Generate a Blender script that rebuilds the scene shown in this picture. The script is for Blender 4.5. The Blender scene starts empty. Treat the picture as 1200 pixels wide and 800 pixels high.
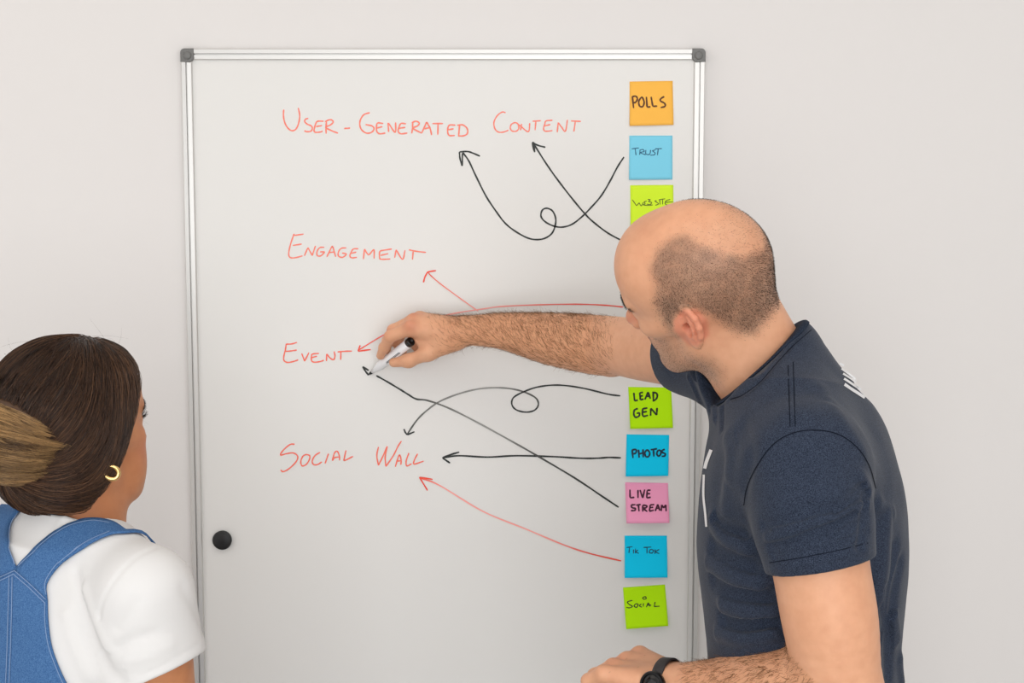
import bpy, math, random
import numpy as np
from mathutils import Vector, Matrix

# ------------------------------------------------------------------ camera, light, exposure
SC = bpy.context.scene
COL = SC.collection
D = 2.481; H = 1.70; F_PX = 1667.0; TH = math.radians(5.55)
EXPOSURE = 0.03
WORLD_STRENGTH = 0.74
cam_d = bpy.data.cameras.new('camera'); cam = bpy.data.objects.new('camera', cam_d); COL.objects.link(cam)
cam.location = (0, -D, H); cam.rotation_euler = (math.pi/2 - TH, 0, 0)
cam_d.sensor_width = 36.0; cam_d.lens = 36.0*F_PX/1200.0; cam_d.clip_start = 0.05
SC.camera = cam
SC.view_settings.view_transform = 'Standard'; SC.view_settings.look = 'None'
SC.view_settings.exposure = EXPOSURE; SC.view_settings.gamma = 1.0
SC.view_settings.use_curve_mapping = False
W = bpy.data.worlds.new('world'); SC.world = W; W.use_nodes = True
bgn = W.node_tree.nodes['Background']
bgn.inputs[0].default_value = (.955, 0.978, 1.0, 1); bgn.inputs[1].default_value = WORLD_STRENGTH
def area(name, loc, rot, sx, sy, power, col):
    l = bpy.data.lights.new(name, 'AREA'); l.shape = 'RECTANGLE'; l.size = sx; l.size_y = sy
    l.energy = power; l.color = col
    o = bpy.data.objects.new(name, l); o.location = loc; o.rotation_euler = rot; COL.objects.link(o); return o
area('ceiling_light', (0.5, -1.55, 2.72), (0, 0, 0), 1.8, 1.0, 6.5, (1, .96, .92))
area('ceiling_light', (-1.6, -1.0, 2.72), (0, 0, 0), 1.8, 1.0, 4, (1, .90, .80))
area('window_daylight', (0.35, -4.7, 1.55), (math.radians(90), 0, math.radians(4)), 3.2, 2.0, 73, (.985, .985, .99))
area('side_fill_light', (-2.6, -1.9, 1.35), (math.radians(90), 0, math.radians(-62)), 2.2, 1.8, 8, (.97, .98, 1.0))  # added fill lamp brightening the gap between man and board, not a window

# ------------------------------------------------------------------ places
CAM = np.array([0.0, -D, H])
FWD = np.array([0, math.cos(TH), -math.sin(TH)]); UPV = np.array([0, math.sin(TH), math.cos(TH)])
def P(px, py, d=0.0):
    """world point on the sight line of photo point (px,py), d metres in front of the board"""
    r = np.array([(px-600)/F_PX, 0, 0]) + UPV*(400-py)/F_PX + FWD
    return CAM + r*((D-d)/r[1])
def proj(p):
    q = np.asarray(p)-CAM; z = q@FWD
    return np.stack([600+F_PX*q[..., 0]/z, 400-F_PX*(q@UPV)/z], -1)

# ------------------------------------------------------------------ naming, meshes
def tag(o, label=None, cat=None, group=None, kind=None):
    if label: o['label'] = label
    if cat: o['category'] = cat
    if group: o['group'] = group
    if kind: o['kind'] = kind
    return o
def empty(name, loc, label=None, cat=None, group=None):
    o = bpy.data.objects.new(name, None); o.location = [float(v) for v in loc]; COL.objects.link(o)
    o.empty_display_size = .05
    tag(o, label, cat, group); return o
def mesh_obj(name, v, f, mat, parent=None, smooth=True, label=None):
    me = bpy.data.meshes.new(name)
    v = np.asarray(v, float)
    loc = np.zeros(3)
    if parent is not None:
        p = parent
        while p is not None: loc = loc+np.array(p.location); p = p.parent
    if isinstance(f, np.ndarray) and f.ndim == 2:
        n, k = f.shape
        me.vertices.add(len(v)); me.vertices.foreach_set('co', (v-loc).astype(np.float32).ravel())
        me.loops.add(n*k); me.loops.foreach_set('vertex_index', f.astype(np.int32).ravel())
        me.polygons.add(n); me.polygons.foreach_set('loop_start', np.arange(0, n*k, k, dtype=np.int32))
        me.update(calc_edges=True)
    else:
        me.from_pydata([tuple(x) for x in (v-loc)], [], [tuple(int(i) for i in x) for x in f])
    me.validate()
    if smooth: me.polygons.foreach_set('use_smooth', np.ones(len(me.polygons), bool))
    if mat is not None: me.materials.append(mat)
    o = bpy.data.objects.new(name, me); COL.objects.link(o)
    if parent is not None: o.parent = parent
    if label: o['label'] = label
    return o
def add_attr(o, name, vals):
    a = o.data.attributes.new(name, 'FLOAT', 'POINT'); a.data.foreach_set('value', np.asarray(vals, np.float32))
def add_col(o, name, vals):
    vals = np.asarray(vals, np.float32)
    if vals.shape[1] == 3: vals = np.concatenate([vals, np.ones((len(vals), 1), np.float32)], 1)
    a = o.data.attributes.new(name, 'FLOAT_COLOR', 'POINT'); a.data.foreach_set('color', vals.ravel())

class MB:
    def __init__(s): s.v = []; s.f = []
    def add(s, v, f):
        b = len(s.v); s.v += [tuple(map(float, x)) for x in v]; s.f += [tuple(b+i for i in q) for q in f]; return s
    def box(s, lo, hi):
        x0, y0, z0 = lo; x1, y1, z1 = hi
        return s.add([(x0,y0,z0),(x1,y0,z0),(x1,y1,z0),(x0,y1,z0),(x0,y0,z1),(x1,y0,z1),(x1,y1,z1),(x0,y1,z1)],
                     [(0,3,2,1),(4,5,6,7),(0,1,5,4),(1,2,6,5),(2,3,7,6),(3,0,4,7)])
    def lathe(s, o, ax, prof, n=40, cap=True):
        """prof: (height along ax, radius)"""
        o = np.array(o, float); ax = np.array(ax, float); ax /= np.linalg.norm(ax)
        e1 = np.cross(ax, (0, 0, 1.0) if abs(ax[2]) < .9 else (1.0, 0, 0)); e1 /= np.linalg.norm(e1); e2 = np.cross(ax, e1)
        vs = []
        for h, r in prof:
            for k in range(n):
                a = 2*math.pi*k/n; vs.append(o+ax*h+(e1*math.cos(a)+e2*math.sin(a))*r)
        fs = []
        for i in range(len(prof)-1):
            for k in range(n):
                k2 = (k+1) % n; fs.append((i*n+k, i*n+k2, (i+1)*n+k2, (i+1)*n+k))
        if cap:
            fs.append(tuple(range(n-1, -1, -1))); fs.append(tuple((len(prof)-1)*n+k for k in range(n)))
        return s.add(vs, fs)
    def tube(s, pts, r, n=8, closed=False):
        pts = np.array(pts, float); m = len(pts)
        rs = np.full(m, r, float) if np.isscalar(r) else np.array(r, float)
        t = np.gradient(pts, axis=0)
        if closed: t = np.roll(pts, -1, 0)-np.roll(pts, 1, 0)
        t /= np.linalg.norm(t, axis=1)[:, None]+1e-12
        e = np.cross(t[0], (0.3, 0.9, 0.31)); e /= np.linalg.norm(e)
        vs = []
        for i in range(m):
            e = e-t[i]*(e@t[i]); e /= np.linalg.norm(e); g = np.cross(t[i], e)
            for k in range(n):
                a = 2*math.pi*k/n; vs.append(pts[i]+(e*math.cos(a)+g*math.sin(a))*rs[i])
        fs = []
        for i in range(m if closed else m-1):
            j = (i+1) % m
            for k in range(n):
                k2 = (k+1) % n; fs.append((i*n+k, i*n+k2, j*n+k2, j*n+k))
        if not closed: fs.append(tuple(range(n-1, -1, -1))); fs.append(tuple((m-1)*n+k for k in range(n)))
        return s.add(vs, fs)
    def build(s, name, mat, parent=None, smooth=False, bevel=0, seg=2, label=None, solid=0):
        o = mesh_obj(name, np.array(s.v), s.f, mat, parent, smooth, label)
        if solid:
            m = o.modifiers.new('thick', 'SOLIDIFY'); m.thickness = solid; m.offset = 0
        if bevel:
            m = o.modifiers.new('bevel', 'BEVEL'); m.width = bevel; m.segments = seg; m.limit_method = 'ANGLE'; m.angle_limit = math.radians(40)
            o.data.polygons.foreach_set('use_smooth', np.ones(len(o.data.polygons), bool))
            m2 = o.modifiers.new('wn', 'WEIGHTED_NORMAL')
        return o

def spline(pts, n=8, closed=False):
    p = np.array(pts, float)
    if len(p) < 3 and not closed:
        return np.array([p[0]+(p[-1]-p[0])*t for t in np.linspace(0, 1, n+1)])
    if closed: q = np.vstack([p[-1], p, p[0], p[1]])
    else: q = np.vstack([2*p[0]-p[1], p, 2*p[-1]-p[-2]])
    out = []
    for i in range(1, len(q)-2):
        a, b, c, d = q[i-1], q[i], q[i+1], q[i+2]
        for t in np.linspace(0, 1, n, endpoint=False):
            out.append(.5*((2*b)+(c-a)*t+(2*a-5*b+4*c-d)*t*t+(3*b-a-3*c+d)*t**3))
    if not closed: out.append(q[-2])
    return np.array(out)

# ------------------------------------------------------------------ materials
def lin(c):
    c = np.array(c, float)/255.0
    return tuple(np.where(c <= .04045, c/12.92, ((c+.055)/1.055)**2.4))+(1.0,)
def N(m, t, **kw):
    n = m.node_tree.nodes.new(t)
    for k, v in kw.items(): setattr(n, k, v)
    return n
def new_mat(name, col=(200, 200, 200), rough=.5, metal=0, spec=.5):
    m = bpy.data.materials.new(name); m.use_nodes = True
    b = m.node_tree.nodes['Principled BSDF']
    b.inputs['Base Color'].default_value = lin(col); b.inputs['Roughness'].default_value = rough
    b.inputs['Metallic'].default_value = metal; b.inputs['Specular IOR Level'].default_value = spec
    return m
def noise_mix(m, c1, c2, scale, detail=3, lo=.35, hi=.65, obj=True):
    L = m.node_tree.links; b = m.node_tree.nodes['Principled BSDF']
    tc = N(m, 'ShaderNodeTexCoord'); nz = N(m, 'ShaderNodeTexNoise'); nz.inputs['Scale'].default_value = scale; nz.inputs['Detail'].default_value = detail
    L.new(tc.outputs['Object'], nz.inputs['Vector'])
    cr = N(m, 'ShaderNodeValToRGB'); cr.color_ramp.elements[0].position = lo; cr.color_ramp.elements[1].position = hi
    cr.color_ramp.elements[0].color = lin(c1); cr.color_ramp.elements[1].color = lin(c2)
    L.new(nz.outputs['Fac'], cr.inputs['Fac']); L.new(cr.outputs['Color'], b.inputs['Base Color'])
    return cr
def bump(m, scale, strength, dist=.001, detail=3, vec=None):
    L = m.node_tree.links; b = m.node_tree.nodes['Principled BSDF']
    tc = N(m, 'ShaderNodeTexCoord'); nz = N(m, 'ShaderNodeTexNoise'); nz.inputs['Scale'].default_value = scale; nz.inputs['Detail'].default_value = detail
    if vec:
        mp = N(m, 'ShaderNodeMapping'); mp.inputs['Scale'].default_value = vec
        L.new(tc.outputs['Object'], mp.inputs['Vector']); L.new(mp.outputs['Vector'], nz.inputs['Vector'])
    else: L.new(tc.outputs['Object'], nz.inputs['Vector'])
    bp = N(m, 'ShaderNodeBump'); bp.inputs['Strength'].default_value = strength; bp.inputs['Distance'].default_value = dist
    L.new(nz.outputs['Fac'], bp.inputs['Height']); L.new(bp.outputs['Normal'], b.inputs['Normal'])
def attr_color(m, name='tint'):
    L = m.node_tree.links; b = m.node_tree.nodes['Principled BSDF']
    a = N(m, 'ShaderNodeAttribute'); a.attribute_name = name
    L.new(a.outputs['Color'], b.inputs['Base Color']); return a

# ------------------------------------------------------------------ the room
wallm = new_mat('wall_paint', (230, 227, 225), .75, 0, .3); bump(wallm, 260, .12, .0006, 4)
floorm = new_mat('floor_carpet', (150, 142, 134), .9); noise_mix(floorm, (178, 174, 168), (196, 192, 186), 180)
ceilm = new_mat('ceiling_paint', (240, 238, 235), .85)
WY = .017                                             # the wall's face, behind the board
def slab(name, lo, hi, m): return tag(MB().box(lo, hi).build(name, m), kind='structure')
slab('floor', (-3.0, -5.0, -.1), (3.0, WY+.1, 0), floorm)
slab('ceiling', (-3.0, -3.6, 2.75), (3.0, WY+.1, 2.85), ceilm)
slab('wall_back', (-3.0, WY, 0), (3.0, WY+.1, 2.75), wallm)
slab('wall_left', (-3.1, -5.0, 0), (-3.0, WY+.1, 2.75), wallm)
slab('wall_right', (3.0, -5.0, 0), (3.1, WY+.1, 2.75), wallm)
slab('baseboard_back', (-3.0, WY-.012, 0), (3.0, WY, .08), new_mat('baseboard_paint', (235, 233, 230), .5))

# ------------------------------------------------------------------ the whiteboard
XL = P(212.6, 66)[0]; XR = P(826, 66)[0]; ZT = P(520, 57.5)[2]; ZB = ZT-1.205
RW = .0185                                            # rail width
wbm = new_mat('whiteboard_enamel', (231, 230, 227), .42, 0, .3)
alu = new_mat('brushed_aluminium', (212, 211, 208), .42, .5); bump(alu, 60, .08, .0004, 2, (1, 1, .02))
capm = new_mat('grey_plastic', (112, 112, 110), .5)
board = empty('whiteboard', ((XL+XR)/2, WY, ZB), 'large portrait whiteboard with aluminium frame mounted on the white wall', 'whiteboard')
MB().box((XL+.004, 0, ZB+.004), (XR-.004, WY, ZT-.004)).build('writing_surface', wbm, board, label='glossy white writing surface')
# rail profile: (across 0..RW from the outer edge, depth in front of the board)
prof = [(0, -WY), (0, .004), (.0012, .0058), (.0078, .0058), (.0081, .0006), (.0103, .0006), (.0106, .0058), (.0172, .0052), (.0185, .0036), (.0185, 0)]
def rail(a, b, inw):
    a = np.array(a); b = np.array(b); inw = np.array(inw); mb = MB(); n = len(prof)
    vs = [q+inw*u+np.array([0, -d, 0]) for q in (a, b) for u, d in prof]
    fs = [(i, i+1, n+i+1, n+i) for i in range(n-1)]+[tuple(range(n-1, -1, -1)), tuple(range(n, 2*n))]
    return mb.add(vs, fs)
for a, b, w in (((XL, 0, ZB), (XL, 0, ZT), (1, 0, 0)), ((XR, 0, ZT), (XR, 0, ZB), (-1, 0, 0)),
                ((XL, 0, ZT), (XR, 0, ZT), (0, 0, -1)), ((XR, 0, ZB), (XL, 0, ZB), (0, 0, 1))):
    rail(a, b, w).build('frame_rail', alu, board)
for sx, sz, cx, cz in ((1, -1, XL, ZT), (-1, -1, XR, ZT), (1, 1, XL, ZB), (-1, 1, XR, ZB)):
    S = .0222; o = .0006; pl = [(-o, S)]
    for k in range(7):
        a = math.pi-k*math.pi/12; pl.append((.0065+.0071*math.cos(a), .0065-.0071*math.sin(a)))
    pl += [(S, -o), (S+.001, .0165), (.0165, S+.001)]
    n = len(pl); vs = []
    for d, sh in ((-.016, 1), (.0062, 1), (.0075, .93)):
        for u, w in pl: vs.append((cx+sx*(.011+(u-.011)*sh), -d, cz+sz*(.011+(w-.011)*sh)))
    fs = [(r*n+i, r*n+(i+1) % n, (r+1)*n+(i+1) % n, (r+1)*n+i) for r in range(2) for i in range(n)]+[tuple(range(n)), tuple(range(2*n, 3*n))]
    if sx*sz > 0: fs = [q[::-1] for q in fs]
    c = MB().add(vs, fs)
    c.lathe((cx+sx*.0115, -.0074, cz+sz*.0115), (0, -1, 0), [(0, .0072), (.0016, .0066), (.0026, .005), (.003, .002)], 24)
    c.build('corner_cap', capm, board, label='grey plastic corner cap')
# ink
def ink(name, c, rough=.45):
    m = new_mat(name, c, rough, 0, .3); attr_color(m); return m
inkm = ink('marker_ink', (40, 42, 40))
RED = (252, 134, 114); RED2 = (242, 80, 60); RED3 = (255, 172, 164); BLK = (40, 44, 42); GRY = (156, 156, 152)
lift = [0]; micro = [0]
def on_board(px, py): return P(px, py, .00025+lift[0]+micro[0])
def ribbon(strokes, on, w, cols):
    """strokes: list of polylines in photo points; on(px,py)->3-D; w width in photo px; cols: colour or list of (t,colour)"""
    V = []; Fc = []; C = []
    for si, st in enumerate(strokes):
        micro[0] = si*.000012
        c = cols; ww = w
        if isinstance(st, dict): c = st.get('c', cols); ww = st.get('w', w); st = st['p']
        p = spline(st, 7); t = np.gradient(p, axis=0); t /= np.linalg.norm(t, axis=1)[:, None]+1e-9
        nn = np.stack([-t[:, 1], t[:, 0]], 1); m = len(p)
        wid = ww*.5*(1+.10*np.sin(np.arange(m)*.9+p[0, 0])); wid[0] *= .75; wid[-1] *= .7
        b = len(V)
        for i in range(m):
            V.append(on(*(p[i]+nn[i]*wid[i]))); V.append(on(*(p[i]-nn[i]*wid[i])))
            if isinstance(c, list):
                ts = [q[0] for q in c]; cc = [np.interp(i/(m-1), ts, [q[1][k] for q in c]) for k in range(3)]
            else: cc = c
            C += [lin(cc)]*2
        for i in range(m-1): Fc.append((b+2*i, b+2*i+1, b+2*i+3, b+2*i+2))
    return np.array(V), np.array(Fc), np.array(C)

def draw(name, strokes, w, cols, label):
    v, f, c = ribbon(strokes, on_board, w, cols); lift[0] += .00006
    o = mesh_obj(name, v, f, inkm, board, False, label); add_col(o, 'tint', c); return o
def zz(x0, y0, s, *sts):
    return [[(x0+a/s, y0+b/s) for a, b in st] for st in sts]
USER = zz(325, 115, 6, [(45,80),(43,120),(50,165),(70,205),(100,228),(130,218),(150,175),(157,120),(147,68)],
  [(218,142),(198,148),(193,165),(210,182),(238,195),(246,212),(235,232),(205,235),(190,228)],
  [(325,162),(285,162),(272,175),(262,205),(258,230),(270,240),(300,238),(318,232)], [(272,200),(315,192)],
  [(345,165),(342,210),(343,250)], [(335,165),(365,152),(385,155),(392,170),(370,190),(340,205),(385,230),(427,246)], [(470,213),(512,210)],
  [(650,102),(610,115),(585,150),(580,190),(595,225),(630,246),(665,238),(680,215),(665,195),(620,185)],
  [(745,178),(705,175),(697,205),(700,235),(720,250),(760,245)], [(700,210),(738,200)],
  [(778,172),(783,238)], [(782,175),(828,240),(832,170)],
  [(905,180),(870,178),(855,205),(850,235),(870,250),(915,245)], [(855,212),(900,205)],
  [(952,172),(950,215),(945,248)], [(945,172),(975,162),(998,175),(985,195),(955,212),(1015,246)],
  [(1015,246),(1040,190),(1050,170),(1060,185),(1075,215),(1085,260)], [(1035,215),(1078,205)],
  [(1090,178),(1165,178)], [(1130,180),(1128,258)])
USER += zz(490, 115, 6, [(262,190),(225,188),(210,205),(208,240),(220,262),(258,262)], [(210,222),(250,215)],
  [(292,185),(288,225),(285,260)], [(275,190),(315,188),(345,215),(345,250),(315,265),(280,264)])
CONT = zz(490, 115, 6, [(615,102),(590,98),(555,125),(533,170),(540,215),(565,238),(600,238),(635,225)],
  [(680,170),(655,185),(648,210),(660,230),(690,232),(708,210),(700,180),(680,170)],
  [(720,225),(728,180)], [(690,172),(725,200),(775,235),(785,175)], [(805,162),(862,158)], [(828,162),(822,225)],
  [(945,155),(900,160),(890,185),(882,215),(895,232),(945,228)], [(888,195),(930,185)],
  [(978,240),(985,170)], [(985,172),(1010,205),(1035,232),(1050,152)], [(1075,160),(1145,163)], [(1105,165),(1095,235)])
ENG = zz(330, 265, 6, [(88,52),(80,75),(62,130),(50,190),(58,218),(90,222),(148,208)], [(85,65),(155,55)], [(78,135),(142,125)],
  [(160,208),(185,150)], [(185,150),(215,205)], [(215,207),(238,138)], [(300,148),(270,150),(250,175),(250,205),(275,208),(303,182)], [(270,180),(305,180)],
  [(318,215),(350,150),(360,145),(370,180),(380,215)], [(330,185),(375,180)], [(455,152),(420,155),(400,180),(400,210),(430,218),(455,195),(425,188)],
  [(540,158),(505,160),(488,185),(480,210),(495,222),(530,218)], [(490,190),(525,182)], [(575,232),(582,160)], [(582,160),(612,200),(648,165),(650,228)],
  [(775,160),(710,170),(690,180),(690,225),(710,232),(765,230)], [(695,205),(750,192)], [(795,222),(805,165)], [(805,165),(850,232),(868,168)],
  [(895,165),(940,175),(1015,184)], [(925,178),(920,235)])
EVT = zz(325, 390, 10, [(230,110),(170,128),(100,132)], [(105,125),(95,190),(75,280),(80,325),(120,345),(185,335),(245,315)], [(95,215),(150,212),(228,200)],
  [(285,240),(320,330)], [(320,330),(370,230)], [(488,240),(420,245),(402,260),(400,320),(430,342),(500,335),(545,320)], [(400,290),(465,272)],
  [(575,330),(578,245)], [(578,245),(620,295),(660,312),(675,270),(665,215)], [(705,222),(790,215),(875,212)], [(745,222),(742,315)])
SOCW = zz(320, 510, 6.316, [(160,65),(125,68),(75,110),(55,145),(100,135),(150,130),(182,155),(170,195),(120,245),(75,268),(55,255)],
  [(245,140),(220,155),(205,195),(215,225),(245,215),(268,180),(270,150),(245,140)], [(348,125),(310,150),(290,190),(300,215),(330,215),(362,195)], [(410,135),(385,208)],
  [(438,188),(455,130),(475,118),(490,150),(492,185)], [(440,185),(455,165),(485,160)], [(540,110),(528,165),(530,185),(592,155)],
  [(780,85),(768,150),(780,222)], [(780,222),(815,150),(845,80)], [(845,80),(830,160),(835,230)], [(835,230),(890,150),(925,80),(950,42)],
  [(905,232),(925,165),(938,145),(948,185),(945,218)], [(915,190),(945,188)], [(1005,130),(985,190),(990,225),(1025,210)], [(1070,135),(1045,185),(1045,212),(1115,190)])
draw('handwritten_heading', USER, 1.75, RED, 'red handwritten heading User-Generated')
draw('handwritten_heading', CONT, 1.6, RED, 'red handwritten heading Content')
draw('handwritten_heading', ENG, 1.6, RED, 'red handwritten heading Engagement')
draw('handwritten_heading', EVT, 1.6, (250, 116, 96), 'red handwritten heading Event')
draw('handwritten_heading', SOCW[:7], 1.6, (250, 118, 98), 'red handwritten word Social')
draw('handwritten_heading', SOCW[7:], 1.6, (250, 118, 98), 'red handwritten word Wall')
A1 = zz(520, 160, 5.4545, [(1152,130),(1110,195),(1060,290),(1005,380),(940,455),(880,515),(820,560),(760,578),(705,572),(650,545),(622,510),(630,470),(660,458),(695,475),(715,520),(712,570),(690,620),(645,650),(590,658),(530,645),(450,600),(390,550),(340,485),(270,380),(200,240),(160,155),(122,102)],
  [(118,188),(104,140),(100,98)], [(100,98),(150,95),(185,105),(232,125)], [(118,188),(120,105)])
draw('drawn_arrow', A1, 1.9, BLK, 'black looping arrow pointing to Generated')
A2 = zz(520, 160, 5.4545, [(1155,667),(1120,655),(1040,610),(950,540),(900,490),(820,395),(720,265),(650,165),(570,38)], [(582,100),(572,70),(567,35)], [(567,35),(600,55),(650,68)], [(582,98),(574,45)])
draw('drawn_arrow', A2, 1.9, BLK, 'black arrow pointing to Content')
A3 = zz(470, 440, 4.444, [(1142,105),(1080,97),(960,68),(860,52),(780,50),(700,62),(630,88),(585,115),(577,150),(600,178),(650,190),(695,180),(715,150),(700,115),(640,85),(570,68),(490,63),(400,70),(300,95),(200,135),(130,185),(80,235),(32,305)], [(15,278),(22,295),(32,308)], [(32,308),(70,292)])
A3[0] = {'p': A3[0], 'c': [(0, BLK), (.45, BLK), (.58, (70,70,66)), (.75, GRY), (.9, (120,120,116)), (1, (80,82,78))]}
draw('drawn_arrow', A3, 1.9, BLK, 'black looping arrow from Lead Gen fading to grey')
A4 = zz(470, 440, 4.444, [(1145,428),(1080,426),(1020,430),(930,430),(800,422),(600,417),(450,424),(300,417),(215,428)], [(303,398),(255,412),(215,428)], [(215,428),(255,455)])
draw('drawn_arrow', A4, 2.0, (30, 36, 34), 'straight black arrow from Photos to Social Wall')
A5 = zz(470, 440, 4.444, [(1133,685),(1050,630),(900,530),(700,412),(600,355),(400,245),(250,170),(140,130),(80,122),(40,100),(0,75),(-70,33),(-129,0)])+zz(400, 340, 5, [(160,498),(140,472),(125,447)], [(125,447),(160,470)])
A5[0] = {'p': A5[0], 'c': [(0, BLK), (.12, BLK), (.25, (75,75,72)), (.4, GRY), (.55, (100,100,96)), (.7, BLK), (1, BLK)]}
draw('drawn_arrow', A5, 2.0, BLK, 'long black diagonal arrow from Live Stream under the marker tip')
A6 = [{'p': [(728,657),(690,648),(660,638),(617,620),(566,599),(515,568.5),(491.5,559.5)], 'c': [(0, RED2), (.15, (232,90,80)), (.45, RED3), (.8, RED3), (1, RED2)]}, [(507,561.5),(491.5,559)], [(491.5,559),(501,574.5)]]
draw('drawn_arrow', A6, 1.7, RED2, 'red arrow from the lower blue note to Social Wall')
A7 = zz(480, 300, 4.615, [(370,297),(290,240),(180,160),(120,110),(97,85)], [(75,142),(82,115),(97,85)], [(97,85),(143,78)])
A7[0] = {'p': A7[0], 'c': [(0, RED3), (.7, (240,120,105)), (1, RED2)], 'w': 1.35}
draw('drawn_arrow', A7, 1.7, RED2, 'short red arrow pointing up to Engagement')
A8 = zz(480, 300, 4.615, [(1155,275),(1050,265),(900,260),(700,263),(500,272),(400,285),(250,308),(90,345),(-60,395),(-143,428),(-276,508)])+zz(400, 340, 5, [(110,322),(98,357)], [(98,357),(172,347)])
A8[0] = {'p': A8[0], 'c': [(0, RED2), (.2, (236,96,84)), (.45, RED3), (.8, RED3), (1, RED2)], 'w': 1.4}
draw('drawn_arrow', A8, 1.7, RED2, 'long red arrow passing behind the arm to Event')

# ------------------------------------------------------------------ magnet
mgm = new_mat('black_plastic', (24, 24, 25), .42)
mag = empty('board_magnet', P(261, 632, 0), 'round black magnet on the lower left of the whiteboard', 'magnet')
mc = P(261, 632, 0)
MB().lathe(mc-np.array([0, .0001, 0]), (0, -1, 0), [(0, .0165), (.006, .0172), (.0078, .0165), (.0086, .015)], 48).build('rim', mgm, mag, True)
MB().lathe(mc+np.array([0, -.0078, 0]), (0, -1, 0), [(0, .0146), (.0012, .0142), (.0006, .012), (.0004, .002)], 48).build('face', new_mat('magnet_face', (20, 20, 20), .6), mag, True)

# ------------------------------------------------------------------ sticky notes
ORG = (255, 192, 84); BLU = (132, 216, 242); BLU2 = (8, 212, 255); GRN = (218, 252, 56); GRN2 = (190, 248, 8); PNK = (255, 168, 206)
def note(q, col, liftb, text, w, tcol, label, bulge=0.0, hidden=False):
    q = [np.array(c, float) for c in q]          # TL TR BR BL
    m = new_mat('note_paper', col, .8, 0, .2)
    def surf(u, v, off=0):
        p = (q[0]*(1-u)+q[1]*u)*(1-v)+(q[3]*(1-u)+q[2]*u)*v
        t = max(0, (v-.22)/.78)
        l = .0006+liftb*(t**1.6)*(1-.25*(2*u-1)**2)+bulge*t*(1-t)*2+.0009*math.sin(3.1*u+q[0][1])*t
        return P(p[0], p[1], max(l, .0006)+off)
    tl = surf(.5, 0)
    e = empty('sticky_note', tl, label, 'sticky note', 'sticky notes down the right of the board')
    n = 14; v = [surf(i/n, j/n) for j in range(n+1) for i in range(n+1)]
    f = [(j*(n+1)+i, (j+1)*(n+1)+i, (j+1)*(n+1)+i+1, j*(n+1)+i+1) for j in range(n) for i in range(n)]
    mesh_obj('paper', v, f, m, e).modifiers.new('thick', 'SOLIDIFY').thickness = .00025
    if text:
        A = np.array([q[1]-q[0], q[3]-q[0]]).T; Ai = np.linalg.inv(A)
        def on(px, py):
            u, vv = Ai@(np.array([px, py])-q[0]); return surf(u, vv, .00022+micro[0])
        vv, ff, cc = ribbon(text, on, w, tcol)
        o = mesh_obj('handwriting', vv, ff, inkm, e, False); add_col(o, 'tint', cc)
    return e
NT = {}
NT['polls'] = zz(730, 90, 6.4, [(70,145),(80,235)], [(68,150),(95,145),(108,165),(95,190),(75,195)], [(135,155),(118,185),(125,220),(148,222),(158,190),(145,155),(135,155)], [(175,150),(180,228)], [(180,228),(205,225)], [(210,150),(222,222)], [(222,222),(255,220)], [(308,148),(282,165),(280,182),(310,200),(312,222),(280,232)])
NT['trust'] = zz(730, 90, 6.4, [(65,540),(120,533)], [(92,538),(98,588)], [(128,550),(125,585)], [(125,550),(150,545),(158,560),(130,568),(170,585)], [(172,548),(172,578),(200,580),(208,548)], [(245,548),(222,555),(240,570),(235,585),(205,588)], [(240,540),(292,538)], [(265,540),(258,588)])
NT['web'] = zz(725, 210, 10, [(160,240),(210,310)], [(210,310),(240,275)], [(240,275),(265,310),(290,270)], [(330,255),(300,265),(310,285),(290,300),(350,305),(400,300)], [(340,235),(370,240),(350,260),(385,270),(370,295),(330,290)], [(445,250),(425,255),(455,275),(465,290),(430,305)], [(480,240),(485,295)], [(470,240),(545,228)], [(515,235),(515,295)], [(605,235),(560,250),(545,275),(560,300),(625,295)], [(545,270),(635,265)])
NT['lead'] = zz(725, 445, 6.67, [(118,100),(125,165)], [(125,165),(150,158)], [(165,100),(170,158)], [(170,158),(195,150)], [(165,102),(190,98)], [(167,128),(190,124)], [(205,155),(230,95)], [(230,95),(248,150)], [(213,130),(243,128)], [(270,95),(272,165)], [(262,98),(295,105),(302,130),(290,155),(265,168)],
  [(150,225),(125,235),(118,265),(130,292),(158,285),(162,262),(140,262)], [(190,225),(185,260),(192,290)], [(192,290),(230,280)], [(188,228),(225,222)], [(188,255),(222,250)], [(250,285),(252,225)], [(252,225),(298,280)], [(298,280),(300,222)])
NT['photos'] = zz(725, 445, 6.67, [(105,545),(112,612)], [(103,548),(135,545),(135,570),(112,580)], [(155,545),(160,610)], [(190,542),(192,608)], [(158,580),(190,572)], [(222,545),(205,570),(212,600),(235,600),(242,570),(222,545)], [(250,548),(300,540)], [(272,545),(275,603)], [(312,548),(298,575),(308,598),(325,590),(330,562),(312,548)], [(360,545),(340,555),(342,570),(362,580),(360,598),(335,602)])
NT['live'] = zz(725, 560, 4.33, [(57,58),(58,100)], [(58,100),(80,98)], [(98,60),(98,102)], [(108,60),(122,102)], [(122,102),(132,58)], [(145,62),(142,102)], [(142,102),(163,98)], [(145,62),(162,62)], [(143,80),(160,80)], [(85,135),(65,138),(68,150),(85,155),(80,165),(62,165)], [(88,138),(112,135)], [(100,138),(103,170)], [(122,138),(122,172)], [(122,138),(142,142),(138,152),(125,155),(145,172)], [(160,138),(155,170)], [(155,170),(178,165)], [(160,138),(180,136)], [(158,152),(175,150)], [(185,170),(198,135)], [(198,135),(208,168)], [(188,156),(205,155)], [(215,170),(218,138)], [(218,138),(228,155)], [(228,155),(238,138)], [(238,138),(240,172)])
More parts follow.
